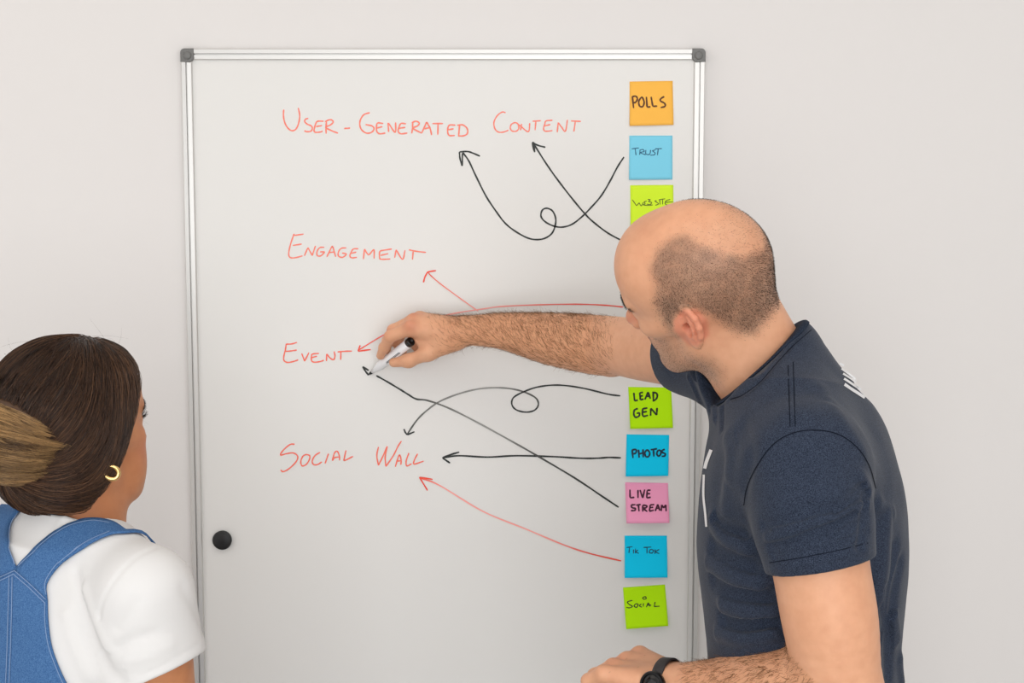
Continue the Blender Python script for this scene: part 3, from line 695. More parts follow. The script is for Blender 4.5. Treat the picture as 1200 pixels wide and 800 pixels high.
blend((212, 150, 102), armR*.35); blend((214, 152, 106), forL*.25)
body = mesh_obj('body', bV, bF, skm, man); add_col(body, 'tint', col)
hairm_ = new_mat('stubble_hair', (74, 60, 50), .6, 0, .2); armhm = new_mat('arm_hair', (128, 90, 54), .5, 0, .3)
def short_hair(name, mask, n, l0, l1, r, lean, label):
    p, nn, i = scatter(bV, bF, mask, n, rng); out = b.normal(p)
    dr = out+lean+rng.normal(0, .22, (n, 3)); dr /= np.linalg.norm(dr, axis=1)[:, None]
    v, f = hair_strands(p-out*.0004, dr, rng.uniform(l0, l1, n), r, 1); return mesh_obj(name, v, f, hairm_, man, True, label)
short_hair('cropped_hair', hair_m**1.2, 26000, .0011, .0026, .00016, MH[2]*-.5-MH[0]*.4, 'closely cropped dark hair around the bald crown')
short_hair('beard_stubble', mb_, 7500, .0010, .0020, .00013, MH[2]*-.6, 'short dark beard stubble')
def arm_hair(mask, axis, n, up):
    p, nn, i = scatter(bV, bF, mask, n, rng); out = b.normal(p)
    dr = axis+out*.42+up*np.array([0, 0, 1.0])+rng.normal(0, .30, (n, 3)); dr -= out*((dr*out).sum(1)-.30)[:, None]; dr /= np.linalg.norm(dr, axis=1)[:, None]
    return hair_strands(p-out*.0004, dr, rng.uniform(.006, .017, n), .00019, 3, sag=-out*.22+rng.normal(0, .12, (n, 3)))
axR = (aR[7]-aR[3]); axR /= np.linalg.norm(axR); axL = fL[4]-fL[1]; axL /= np.linalg.norm(axL)
upw = np.clip(.55+.6*(pb[:, 1]*-1+np.interp(pb[:, 0], [520, 600, 700], [402, 412, 432]))/28, .06, 1)
v1, f1 = arm_hair(armR*upw, axR*.7, 6500, .75); mesh_obj('arm_hair', v1, f1, armhm, man, True, 'dark hair on the outstretched forearm')
v1, f1 = arm_hair(forL*1.0, axL*.7, 4200, -.55); mesh_obj('arm_hair', v1, f1, armhm, man, True, 'dark hair on the forearm with the watch')
# eyes and brows
eyem = new_mat('eye_white', (235, 230, 225), .15); brm = new_mat('brow_hair', (40, 30, 24), .6)
def eyes(M, t, sc, parent, iris):
    irm = new_mat('iris', iris, .1)
    for y in (-1, 1):
        c = t+(np.array([.0705, y*.0315, .002])*sc)@M; e = MB().lathe(c-M[0]*.012*sc, M[0], [(-.0001, .0002)]+[(.012*sc*(1-math.cos(a)), .012*sc*math.sin(a)) for a in np.linspace(.15, math.pi-.15, 14)], 20).build('eye', eyem, parent, True)
        MB().lathe(c+M[0]*.0103*sc, M[0], [(0, .0062*sc), (.0010*sc, .0058*sc), (.0017*sc, .003*sc)], 20).build('iris', irm, e, True)
def brow(s, M, t, sc, parent, mat, n, th, rng):
    for y in (-1, 1):
        c = spline([(.092, y*.011, .0175), (.090, y*.024, .0235), (.082, y*.039, .0255), (.070, y*.051, .0200)], 8)
        i = rng.integers(0, len(c), n); p = t+((c[i]+rng.normal(0, 1, (n, 3))*np.array([.001, .001, th]))*sc)@M
        for _ in range(4):
            nn = s.normal(p); p = p-nn*s.ev(p)[:, None]
        dr = (np.array([-.55, y*.9, .25])+rng.normal(0, .2, (n, 3)))@M; dr = dr-nn*((dr*nn).sum(1)-.25)[:, None]; dr /= np.linalg.norm(dr, axis=1)[:, None]
        v, f = hair_strands(p, dr, rng.uniform(.005, .009, n), .00022, 2); mesh_obj('eyebrow', v, f, mat, parent)
eyes(MH, TH_, 1.0, man, (70, 48, 30)); brow(b, MH, TH_, 1.0, man, brm, 320, .0024, rng)

# navy t-shirt
sh = Solid()
sh.loft(zs, cx, cy, RX, RY, 2.3, -.2, .03)
sh.cone(P(897, 430, .615), P(932, 510, .62), .072, .100, .04)
sh.cone(P(905, 436, .63), P(942, 540, .795), .062, .072, .05)
sh.cone(P(874, 430, .57), P(850, 424, .50), .062, .063, .05)
slL = Solid(); slL.limb(Qs((944, 540, .80), (950, 595, .825), (958, 640, .833), (965, 690, .838)), [.0720, .0725, .0675, .0640], .02)
nL = P(966, 700, .838)-P(956, 600, .825); nL /= np.linalg.norm(nL); nL = nL+np.array([.10, 0, 0]); nL /= np.linalg.norm(nL)
slL.plane(P(958.5, 662, .835), nL, 'int', .003)
for q in (0,): slL.cone(P(958.5, 658, .835), P(967, 720, .838), .0585, .0560, .002, 'sub')
sh.sub(slL, 'u', .012)
slR = Solid(); slR.chain(Qs((858, 424, .50), (820, 414, .45), (770, 411, .36)), [.066, .060, .0545], .02)
nR = P(770, 411, .36)-P(820, 414, .45); nR /= np.linalg.norm(nR)
slR.plane(P(800, 412, .415), nR, 'int', .003); slR.cone(P(803, 412, .42), P(760, 410, .34), .0535, .0490, .002, 'sub')
sh.sub(slR, 'u', .02)
cA, cB, cC = P(857, 460, .645), P(938, 379, .60), P(893, 432, .70)
cn_ = np.cross(cB-cA, cC-cA); cn_ /= np.linalg.norm(cn_)
if cn_[2] < 0: cn_ = -cn_
cut = Solid(); cut.ell(nb+cn_*.03+(cB-cA)*.06+np.array([0, -.030, 0]), (.094, .094, .094)); cut.plane((cA+cB+cC)/3, -cn_, 'int', .001)
shirt_full = Solid(); shirt_full.it = list(sh.it)
sh.sub(cut, 'sub', .004)
neckhole = Solid(); neckhole.it = [i for i in b.it]
def cast_line(s, pts, n=6):
    q, e = s.cast(spline(pts, n)); return q
FOLDS = [  # photo polylines, amplitude, width (m)
 ([(923,432),(925,500)], -.0012, .0022), ([(929,432),(930,498)], -.0012, .0022),
 ([(840,470),(862,466),(890,446),(915,416),(948,384)], -.0012, .0022),
 ([(1014,580),(1011,605),(1008,640)], -.0026, .006), ([(1012,566),(1000,582),(980,600)], -.0020, .006), ([(1016,575),(990,590),(955,600),(915,612)], -.0022, .0055), ([(1016,588),(985,603),(945,614),(908,622)], .0018, .006), ([(1014,606),(980,624),(930,640),(905,646)], -.0018, .0055), ([(1056,660),(1048,700),(1040,760)], -.003, .010),
 ([(905,640),(935,632),(970,618),(1000,600)], -.0020, .006), ([(895,615),(920,610),(950,592)], -.0020, .006), ([(900,630),(930,622),(960,606)], .0018, .006),
 ([(908,652),(940,648),(980,636),(1016,622)], -.0016, .004), ([(903,668),(940,662),(985,652),(1018,646)], .0008, .003),
 
 ([(835,640),(858,654),(880,663)], -.0032, .010), ([(832,660),(860,676),(888,684)], .0035, .010), ([(835,680),(860,694),(900,700)], -.0035, .010),
 ([(838,705),(870,716),(905,716)], .0032, .010), ([(838,722),(870,732),(910,728)], -.0035, .010), ([(842,742),(870,748),(905,742)], .0030, .009), ([(835,610),(850,630),(874,641)], .0028, .010),
 ([(822,600),(845,615),(870,625)], -.0025, .009),
 ([(808,443),(815,458),(822,475)], .003, .005), ([(818,440),(826,456),(830,480)], -.003, .005), ([(828,441),(835,460),(838,490)], .003, .006), ([(838,446),(845,468),(845,500)], -.003, .006),
 ([(1040,600),(1036,650),(1030,700)], .0025, .012), ([(1050,640),(1044,700),(1036,745)], -.0028, .011), ([(1035,690),(1040,740),(1042,790)], -.003, .010), ([(1046,720),(1052,760),(1056,798)], .003, .010),
 ([(1010,560),(1030,590),(1045,600)], .002, .010), ([(960,455),(985,490),(1010,530)], .0012, .014), ([(870,500),(880,530),(872,570)], -.0018, .012), ([(850,500),(856,540),(850,590)], .0018, .014)]
base_sh = Solid(); base_sh.it = list(sh.it)
for pl, am, wd in FOLDS:
    q, e = base_sh.cast(spline(pl, 3))
    q = q[e < .006]; cutp = [0]+[i+1 for i in range(len(q)-1) if np.linalg.norm(q[i+1]-q[i]) > .022]+[len(q)]
    for i0, i1 in zip(cutp[:-1], cutp[1:]):
        if i1-i0 > 1: sh.fold(q[i0:i1], am*2.1, wd)
sh.put(lambda p: (vnoise(p, 26, 11)-.5)*.0026, (0, 0, 0), 1e9, 'disp', 0)
sV, sF = sh.mesh(.0030)
navy = new_mat('navy_heather_jersey', (48, 57, 76), .9, 0, .12)
navy.node_tree.nodes['Principled BSDF'].inputs['Sheen Weight'].default_value = .12
cr = noise_mix(navy, (27, 34, 48), (66, 76, 95), 900, 4, .36, .72); bump(navy, 900, .25, .0005, 2)
shirt = mesh_obj('t_shirt', sV, sF, navy, man, True, 'navy heather crew-neck t-shirt')
# ribbed collar following the neck opening
ph = np.linspace(0, 2*math.pi, 72, endpoint=False); ce = nb+0*cn_; e1 = cB-cA; e1 /= np.linalg.norm(e1); e2 = np.cross(cn_, e1)
c0 = (cA+cB+cC)/3; pc = nb-cn_*((nb-c0)@cn_)
RI = []
for a in ph:
    d = e1*math.cos(a)+e2*math.sin(a); r_ = np.linspace(.02, .14, 121); vv = b.ev(pc+d*r_[:, None]); RI.append(r_[np.argmax(vv > 0)] if (vv > 0).any() else .06)
RI = np.array(RI); RI = np.convolve(np.r_[RI[-6:], RI, RI[:6]], np.ones(13)/13, 'valid')+.0015
rows_c = []; NS = 26; ls = np.linspace(0, .034, NS)
P0 = np.array([[pc+(e1*math.cos(a)+e2*math.sin(a))*(RI[i]+l) for l in ls] for i, a in enumerate(ph)]); hh = np.full(P0.shape[:2], .012)
for _ in range(60):                                     # drop each point onto the cloth
    hh = np.maximum(hh-np.clip(sh.ev((P0+cn_*hh[..., None]).reshape(-1, 3)).reshape(hh.shape), -.004, .006)*.8, -.045)
S0 = P0+cn_*hh[..., None]
ar = np.concatenate([np.zeros((72, 1)), np.cumsum(np.linalg.norm(np.diff(S0, axis=1), axis=2), axis=1)], 1)
V_ = []
for r_ in np.linspace(0, .017, 7):
    for i in range(72):
        k = min(np.searchsorted(ar[i], r_), NS-1); k0 = max(k-1, 0); t = 0 if k == k0 else np.clip((r_-ar[i, k0])/max(ar[i, k]-ar[i, k0], 1e-6), 0, 1)
        V_.append(S0[i, k0]*(1-t)+S0[i, k]*t)
V_ = np.array(V_).reshape(7, 72, 3)
for _ in range(3): V_ = (np.roll(V_, 1, 1)+V_*2+np.roll(V_, -1, 1))/4
nv_ = sh.normal(V_.reshape(-1, 3)).reshape(V_.shape); V_ = V_+nv_*.0016
V_ = np.concatenate([V_[:1]-cn_*.012, V_[:1]*1.0-cn_*.001, V_], 0)
F_ = [(r*72+i, r*72+(i+1) % 72, (r+1)*72+(i+1) % 72, (r+1)*72+i) for r in range(8) for i in range(72)]
cm = new_mat('navy_rib', (40, 48, 66), .9, 0, .12); noise_mix(cm, (26, 33, 47), (58, 68, 86), 900, 4, .36, .72)
md = mesh_obj('collar', V_.reshape(-1, 3), F_, cm, shirt, True).modifiers.new('thick', 'SOLIDIFY'); md.thickness = .0024; md.offset = 0
# prints
prm = new_mat('white_print', (236, 236, 238), .7); orm = new_mat('orange_print', (214, 160, 70), .7)
def on_cloth(s, off=.0009):
    def f(pts):
        q, e = s.cast(pts); n_ = s.normal(q); return q+n_*off
    return f
def print_ribbons(name, strokes, w, mat, parent, s=None, label=None, off=.0009):
    s = s or sh; V = []; Fc = []
    for st in strokes:
        p = spline(st[0] if isinstance(st, tuple) and not np.isscalar(st[0][0]) else st, 5); ww = w
        if isinstance(st, tuple) and np.isscalar(st[1]): ww = st[1]
        t = np.gradient(p, axis=0); t /= np.linalg.norm(t, axis=1)[:, None]; nn = np.stack([-t[:, 1], t[:, 0]], 1)
        L_ = []
        for u in (-.5, 0, .5): L_.append(on_cloth(s, off)(p+nn*ww*u))
        m = len(p); bb = len(V)
        ok = np.all([s.cast(p+nn*ww*u)[1] < .004 for u in (-.5, .5)], 0)
        for i in range(m): V += [L_[0][i], L_[1][i], L_[2][i]]
        for i in range(m-1):
            for j in (0, 1):
              if ok[i] and ok[i+1]: Fc.append((bb+3*i+j, bb+3*i+j+1, bb+3*i+3+j+1, bb+3*i+3+j))
    return mesh_obj(name, V, Fc, mat, parent, True, label)
z6 = lambda *q: [(920+a/6.154, 370+c/6.154) for a, c in q]
print_ribbons('back_print', [(z6((425,495),(500,545),(572,592)), 3.4), (z6((422,455),(500,505),(572,555)), 2.6), (z6((415,418),(480,460),(548,510)), 2.4), (z6((403,382),(460,425),(515,465)), 2.2), (z6((392,345),(440,372),(480,400)), 2.0),
   (z6((385,298),(420,305),(455,345),(472,388)), 1.6), (z6((385,300),(410,335),(450,375)), 1.4), (z6((345,248),(375,272)), 2.0)], 2, prm, shirt, label='white slanted print on the upper back')
print_ribbons('back_print', [(z6((318,190),(350,218),(380,245)), 1.8), (z6((430,300),(458,330)), 2.2)], 2, orm, shirt, label='small orange print above the white print')
print_ribbons('chest_print', [([(834,527),(829,540),(826.5,549)], 4.0), ([(825.5,556),(825,580),(827,600),(828.5,617)], 2.6)], 2, prm, shirt, label='white print on the chest seen edge on')

sm_ = new_mat('navy_thread', (20, 25, 37), .9, 0, .1)
print_ribbons('seam', [([(872,592),(876,570),(888,545),(905,522),(925,509),(950,504),(980,508),(1003,523),(1018,545),(1026,572)], 1.2), ([(923.5,428),(925,470),(926,500)], 1.1), ([(929.5,424),(931,470),(932,500)], 1.1),
   ([(902,659),(935,654),(980,645),(1017,636)], .9)], 1.0, sm_, shirt, off=.0005)
print_ribbons('seam', [[(858,470),(873,464),(893,449),(914,424),(932,404),(949,388)]], .9, sm_, shirt, off=.0034)

# trousers and shoes, below the frame
tr = Solid(); hipc = np.array([cx[-1], -.62, .90])
tr.ell(hipc, (.125, .175, .13), .04)
for y in (-1, 1):
    tr.chain([hipc+np.array([0, y*.085, -.03]), hipc+np.array([-.02, y*.10, -.42]), hipc+np.array([.03, y*.11, -.84])], [.098, .068, .056], .03)
tr.plane((0, 0, .055), (0, 0, -1), 'int', .002); tr.plane((0, 0, .965), (0, 0, 1), 'int', .004)
v1, f1 = tr.mesh(.010); jm = new_mat('dark_jeans', (44, 50, 62), .85); noise_mix(jm, (36, 42, 54), (56, 64, 78), 300); mesh_obj('trousers', v1, f1, jm, man)
def shoe(c, fw, parent, mat, sole):
    s = Solid(); fw = np.array(fw, float); sd = np.array([-fw[1], fw[0], 0]); up = np.array([0, 0, 1.0])
    s.ell(c+fw*.07+up*.045, (.135, .046, .042), .02, ax=[fw, sd, up]); s.cone(c-fw*.02+up*.05, c-fw*.025+up*.10, .045, .047, .03); s.plane(c+up*.018, (0, 0, -1), 'int', .002); s.plane(c+up*.115, (0, 0, 1), 'int', .003)
    v, f = s.mesh(.007); o = mesh_obj('shoe', v, f, mat, parent)
    n = 40; mb = MB(); vs = []
    for h_ in (0, .022):
        for k in range(n):
            a = 2*math.pi*k/n; q = c+fw*(.07+.145*math.cos(a))+sd*.050*math.sin(a)*(1-.12*math.cos(a)); vs.append((q[0], q[1], h_))
    mb.add(vs, [(k, (k+1) % n, n+(k+1) % n, n+k) for k in range(n)]+[tuple(range(n-1, -1, -1)), tuple(range(n, 2*n))]); mb.build('sole', sole, o, True)
shm = new_mat('shoe_leather', (50, 46, 44), .6); som = new_mat('shoe_sole', (225, 222, 216), .7)
for y in (-1, 1): shoe(np.array([hipc[0]+.03, -.62+y*.11, 0]), (-1, 0, 0), man, shm, som)

# ------------------------------------------------------------------ marker pen
tip = P(433.0, 438.2, .0012); end = P(482.0, 399.6, .078); pa = end-tip; pl_ = np.linalg.norm(pa); pa /= pl_
pen = empty('marker_pen', tip, 'white dry-erase marker with black end held in the man\'s hand, tip on the whiteboard', 'marker')
pwm = new_mat('white_pen_plastic', (238, 238, 240), .35); pbk = new_mat('black_pen_cap', (22, 22, 24), .35)
MB().lathe(tip, pa, [(0, .0018), (.004, .0026), (.010, .0030)], 20).build('nib', pbk, pen, True)
MB().lathe(tip, pa, [(.0095, .0034), (.020, .0046), (.026, .0066), (.034, .0078), (.040, .0080), (pl_-.0085, .0082)], 36).build('barrel', pwm, pen, True)
cap = MB().lathe(tip, pa, [(pl_-.0088, .0080), (pl_-.0015, .0080), (pl_, .0070), (pl_+.0002, .0045), (pl_-.003, .0040), (pl_-.003, .0005)], 36).build('end_cap', pbk, pen, True, label='black end cap')
side = np.cross(pa, [0, -1, 0]); side /= np.linalg.norm(side); nrm = np.cross(side, pa); nrm *= np.sign(-nrm[1])
mbx = MB(); lx = np.random.default_rng(3)
for row, (a0, a1, th_) in enumerate(((.055, .098, .22), (.058, .096, -.02))):
    u = a0
    while u < a1:
        w_ = lx.uniform(.0012, .0032); q = []
        for uu in (u, u+w_):
            for an in (th_-.085, th_+.085):
                an2 = an+.25; q.append(tip+pa*uu+(nrm*math.cos(an2)+side*math.sin(an2))*.0083)
        mbx.add([q[0], q[1], q[3], q[2]], [(0, 1, 2, 3)]); u += w_+.0006
mbx.build('label_print', new_mat('pen_print', (40, 42, 48), .6), pen, False, label='small grey lines of print on the barrel')

# ------------------------------------------------------------------ wristwatch
wa = fL[4]-fL[3]; wa /= np.linalg.norm(wa); wc = P(783, 801.5, .670)
dn = np.array([-.25, -.86, .22]); dn -= wa*(dn@wa); dn /= np.linalg.norm(dn); sd = np.cross(wa, dn)
watch = empty('wristwatch', wc, 'dark wristwatch on the man\'s lower wrist at the bottom edge', 'watch')
stm = new_mat('watch_strap', (44, 40, 42), .55); wcm = new_mat('watch_case', (38, 38, 40), .3, .7)
v = []; f = []; n = 56; prf = [(-.0085, .0305), (-.0085, .0322), (-.007, .0332), (.007, .0332), (.0085, .0322), (.0085, .0305)]
for k in range(n):
    a = 2*math.pi*k/n
    for h_, r_ in prf: v.append(wc+wa*h_+(dn*math.cos(a)*.93+sd*math.sin(a)*1.04)*r_)
m_ = len(prf)
for k in range(n):
    for j in range(m_): f.append((k*m_+j, ((k+1) % n)*m_+j, ((k+1) % n)*m_+(j+1) % m_, k*m_+(j+1) % m_))
mesh_obj('strap', v, f, stm, watch)
cc_ = wc+dn*.0305
MB().lathe(cc_, dn, [(0, .0165), (.002, .0185), (.0075, .0190), (.0095, .0178), (.0105, .0160), (.0095, .0152)], 40).build('case', wcm, watch, True)
MB().lathe(cc_+dn*.0092, dn, [(0, .0150), (.0006, .0148), (.0008, .006)], 40).build('dial', new_mat('watch_glass', (12, 12, 14), .08), watch, True)
MB().lathe(cc_+dn*.005+wa*.0185, wa, [(0, .002), (.003, .0022), (.0034, .0015)], 12).build('crown', wcm, watch, True)

# ------------------------------------------------------------------ the woman watching
rg = np.random.default_rng(21)
SW = np.array(lin((204, 140, 98))[:3])
WM = frame_rot(52.2, -7.0, 6.4, 1); WT = P(89.5, 501.4, .646); WS = .95
wom = empty('person', (P(90, 620, .66)[0], -.66, 0), 'woman in white t-shirt and denim dungarees with brown hair in a bun', 'person', 'people at the whiteboard')
wl_ = lambda q: WT+(np.array(q, float)*WS)@WM
wskm = skin_mat('skin_tan')
A_ = math.radians(38); fw = np.array([math.sin(A_), math.cos(A_), 0]); rt = np.array([math.cos(A_), -math.sin(A_), 0]); up = np.array([0, 0, 1.0])
wn = P(92, 612, .655)
w = Solid(); head(w, WM, WT, WS, False)
w.cone(wl_((-.030,0,-.040)), wn, .046, .050, .03); w.cone(wl_((.0,0,-.075)), wn+fw*.012-up*.01, .036, .044, .03)
tc_ = wn-fw*.030
wz = np.array([1.262, 1.235, 1.20, 1.14, 1.06, .97, .90, .82, .74]); whw = np.array([.085, .130, .158, .170, .165, .152, .150, .170, .178]); whd = np.array([.055, .075, .090, .104, .110, .104, .102, .115, .118])
w.loft(wz, [tc_[0]]*9, [tc_[1]]*9, whw-.012, whd-.012, 2.2, -A_, .03)
def relaxed_hand(s, wr_, X, Z, side):
    """a slightly curled hand: X along the fingers, Z out of its back, side +1 right, -1 left"""
    X = X/np.linalg.norm(X); Z = Z-X*(Z@X); Z /= np.linalg.norm(Z); Y = np.cross(Z, X)*side
    T = lambda a, b_, c: wr_+X*a+Y*b_+Z*c
    for (mx, my, mz), ph_, r in (((.084,.024,.0), (.040,.024,.020), .0095), ((.088,.004,.003), (.044,.027,.021), .0097), ((.082,-.015,.002), (.040,.025,.021), .0092), ((.073,-.031,-.003), (.031,.019,.018), .0082)):
        m = T(mx, my, mz); s.cone(T(.004, my*.5, 0), m, .0165, r*1.15, .014); c = .25; p = m; pts = [m]
        for l in ph_: p = p+(X*math.cos(c)-Z*math.sin(c))*l; pts.append(p); c += .38
        s.chain(pts, [r*1.1, r, r*.88, r*.76], .004)
    s.chain([T(.012,.016,-.006), T(.045,.038,-.016), T(.072,.047,-.024), T(.094,.048,-.032)], [.016, .0115, .0098, .008], .008)
S_R = wn+rt*.174-fw*.030-up*.064; S_L = wn-rt*.142-fw*.030-up*.062
E_R = S_R+fw*.030+rt*.004-up*.265; W_R = E_R+fw*.14-up*.17+rt*.0
w.limb([S_R, (S_R+E_R)/2, E_R], [.052, .0455, .038], .03); w.limb([E_R, E_R*.6+W_R*.4, W_R], [.038, .037, .024], .02)
relaxed_hand(w, W_R, fw*.5-up*.86, rt*.8-fw*.3, 1)
E_L = S_L-rt*.03-up*.265; W_L = E_L+fw*.06-up*.22
w.limb([S_L, (S_L+E_L)/2, E_L], [.052, .0455, .038], .03); w.limb([E_L, E_L*.6+W_L*.4, W_L], [.038, .037, .024], .02)
relaxed_hand(w, W_L, fw*.25-up*.97, -rt*.8-fw*.3, -1)
wV, wF = w.mesh(.0026)
ll = ((wV-WT)@WM.T)/WS; nearw = np.linalg.norm(ll*np.array([1, 1, .8]), axis=1) < .135
col = np.tile(SW, (len(wV), 1))
blend((186, 118, 78), vnoise(wV, 24, 1)*.35)
blend((214, 132, 104), np.where(nearw, np.exp(-((ll*np.array([1, 1, 1])-np.array([.075, -.045, -.03]))**2).sum(1)/.026**2), 0)*.55)
blend((170, 82, 74), (nearw & (ll[:, 0] > .078) & (np.abs(ll[:, 1]) < .024) & (np.abs(ll[:, 2]+.0685) < .009))*.8)
o = mesh_obj('body', wV, wF, wskm, wom); add_col(o, 'tint', col)
eyes(WM, WT, WS, wom, (60, 40, 26)); brow(w, WM, WT, WS, wom, new_mat('brow_hair_brown', (48, 32, 24), .6), 300, .0020, rg)
for y in (-1, 1):
    n = 60; a = rg.uniform(-1, 1, n); rt_ = np.stack([.0835-.003*a*a-.002*(a > .3)*a, y*(.0325+.011*a), .0042-.002*a*a], 1)
    dr = np.stack([np.full(n, .8), y*(.35+.45*a), np.full(n, .35)], 1)+rg.normal(0, .1, (n, 3)); dr /= np.linalg.norm(dr, axis=1)[:, None]
    v, f = hair_strands(WT+(rt_*WS)@WM, dr@WM, rg.uniform(.006, .009, n), .00028, 3, sag=np.tile(WM[2]*.5, (n, 1))); mesh_obj('eyelashes', v, f, brm, wom)

# hair
hb = Solid(); hb.fr = (WM, WT, WS)
hb.ell((-.020,0,.032), (.105,.089,.098), .02); hb.ell((.030,0,.050), (.060,.072,.062), .03)
for y in (-1, 1): hb.ell((-.018,y*.055,-.022), (.062,.036,.078), .03)
hb.ell((-.062,0,-.044), (.052,.072,.056), .03)
hb.fr = None
hb.plane(wl_((.035, 0, .020)), np.array([.855, 0, -.52])@WM, 'int', .016)
hV, hF = hb.mesh(.0045)
hm_ = new_mat('brown_hair', (60, 40, 28), .42, 0, .45); attr_color(hm_)
hcol = np.array([lin((40, 26, 19))]*len(hV)); hair = mesh_obj('hair', hV, hF, hm_, wom, True, 'long brown hair swept back from the face'); add_col(hair, 'tint', hcol)
lh = ((hV-WT)@WM.T)/WS
frontd = ((lh-np.array([.035, 0, .02]))@np.array([.855, 0, -.52]))
n = 6500; p, nn, ii = scatter(hV, hF, (frontd < -.004)*1.0, n, rg)
G = wl_((-.105, 0, -.030)); K_ = 15; stp = .0075; path = [p]; q = p.copy(); offs = rg.uniform(.0002, .0052, n)
lat = rg.normal(0, .22, (n, 3))
for k in range(K_-1):
    lq = ((q-WT)@WM.T)/WS
    wd = np.clip((lq[:, 0]+.075)/.09, 0, 1)*np.clip((lq[:, 2]+.075)/.06, 0, 1)
    tg = G-q; tg /= np.linalg.norm(tg, axis=1)[:, None]; d = tg*(1.05-.55*wd[:, None])+(-WM[2]*.95-WM[0]*.12)[None]*wd[:, None]*1.25+lat*.35
    nv = hb.normal(q); d -= nv*((d*nv).sum(1))[:, None]; d /= np.linalg.norm(d, axis=1)[:, None]
    q = q+d*stp
    for _ in range(2):
        nv = hb.normal(q); q = q-nv*np.clip(hb.ev(q)-offs*(.4+.6*math.sin(math.pi*(k+1)/K_)), -.01, .01)[:, None]
    path.append(q.copy())
pts = np.stack(path, 1)
v, f = strand_mesh(pts, .00042, 3)
tone = np.clip((vnoise(p, 75, 4)[:, None]-.35)*1.1, 0, 1)*.6+rg.random((n, 1))**3*.75
cs = np.array(lin((38, 23, 16))[:3])*(1-tone)+np.array(lin((124, 88, 62))[:3])*tone
o = mesh_obj('hair_strands', v, f, hm_, hair); add_col(o, 'tint', np.repeat(cs, K_*3, axis=0))
# fine flyaway hairs over the crown
n = 150; p, nn, ii = scatter(hV, hF, (frontd < -.002)*(lh[:, 2] > .02)*1.0, n, rg)
dr = nn*.35+(-WM[2]*.5-WM[0]*.1)+rg.normal(0, .5, (n, 3)); dr /= np.linalg.norm(dr, axis=1)[:, None]
v, f = hair_strands(p, dr, rg.uniform(.02, .06, n), .00012, 8, sag=-nn*.5+rg.normal(0, .35, (n, 3))); o = mesh_obj('flyaway_hairs', v, f, hm_, hair); add_col(o, 'tint', np.tile(np.array(lin((70, 48, 34))), (len(v), 1)))
# bun with lighter frayed ends
BC = P(14, 508, .735); bx = np.array([1.0, 0, 0]); bz = up; by = np.array([0, -1.0, 0])
bs = Solid(); bs.ell(BC, (.058, .046, .050), .01); v, f = bs.mesh(.005); bun = mesh_obj('bun', v, f, hm_, hair, True, 'loose bun with golden brown ends'); add_col(bun, 'tint', np.tile(np.array(lin((84, 58, 38))), (len(v), 1)))
NL = 150; per = 34; n = NL*per; K_ = 13; s_ = np.linspace(0, 1, K_)[None]
lk = np.repeat(np.arange(NL), per); lv = np.sort(rg.uniform(-1, 1, NL)); lo_ = rg.uniform(.92, 1.16, NL); lt = rg.random(NL)**.75; ll_ = rg.uniform(.60, 1.12, NL); lc = rg.normal(0, 1, NL)
jit = rg.normal(0, 1, (n, 3)); vv = np.clip(lv[lk][:, None]+.055*jit[:, :1], -1, 1); of = lo_[lk][:, None]+.03*jit[:, 1:2]; ln = ll_[lk][:, None]*(1-.16*np.abs(jit[:, 2:3]))
x = -.062+.128*s_*ln*(1-.20*vv**2); sx = np.clip(x/.066, -1, 1)
conv = 1-.30*s_**3                                        # each lock draws to a point
z = (lv[lk][:, None]+(vv-lv[lk][:, None])*conv)*.050*of*np.sqrt(np.maximum(1-np.where(sx < 0, 1.08, .66)*sx**2, .03))-.018*s_**2*ln+.003*lc[lk][:, None]*np.sin(2.6*s_)
y = .0045*lc[lk][:, None]+.046*of*np.sqrt(np.maximum(1-sx**2*.9-(z/.062)**2*.9, .015))+.002*jit[:, 2:3]*s_**2
pts = BC+x[..., None]*bx+z[..., None]*bz+y[..., None]*by
v, f = strand_mesh(pts, .00045, 3)
tone = np.clip(lt[lk]*.95+rg.normal(0, .14, n), 0, 1)[:, None, None]; ts = np.linspace(.25, 1, K_)[None, :, None]
g = np.clip(tone*(.5+.6*ts), 0, 1); cs = np.array(lin((66, 43, 28))[:3])*(1-g)+np.array(lin((226, 182, 124))[:3])*g
o = mesh_obj('bun_strands', v, f, hm_, bun); add_col(o, 'tint', np.repeat(cs.reshape(-1, 3), 3, axis=0))

# white t-shirt
ws = Solid()
ws.loft(wz, [tc_[0]]*9, [tc_[1]]*9, whw, whd, 2.2, -A_, .03)
ws.cone(wn-up*.006-fw*.006, wn-fw*.03-up*.06, .058, .080, .04)
for sg, S_ in ((1, S_R), (-1, S_L)): ws.cone(wn+rt*sg*.03-fw*.012-up*.018, S_+up*.006, .046, .054, .04)
for S_, E_, nrm_ in ((S_R, E_R, np.array([.42, -.12, -.90])), (S_L, E_L, np.array([-.3, 0, -.95]))):
    sl = Solid(); ax_ = (E_-S_)/np.linalg.norm(E_-S_); sl.limb([S_+up*.004, S_+ax_*.06, S_+ax_*.12, S_+ax_*.19], [.0575, .0635, .0690, .074], .02)
    sl.plane(S_+ax_*.098, nrm_, 'int', .002); sl.cone(S_+ax_*.085, S_+ax_*.17, .0540, .0590, .002, 'sub')
    ws.sub(sl, 'u', .018)
cut = Solid(); cut.ell(wn+up*.04+fw*.01, (.085, .085, .085)); wcn = fw*.33+up*.94; wcp = wn-fw*.050+up*.0
wcp[2] = P(70, 599, .70)[2]-.002; cut.plane(wcp, -wcn, 'int', .001); ws.sub(cut, 'sub', .004)
bws = Solid(); bws.it = list(ws.it)
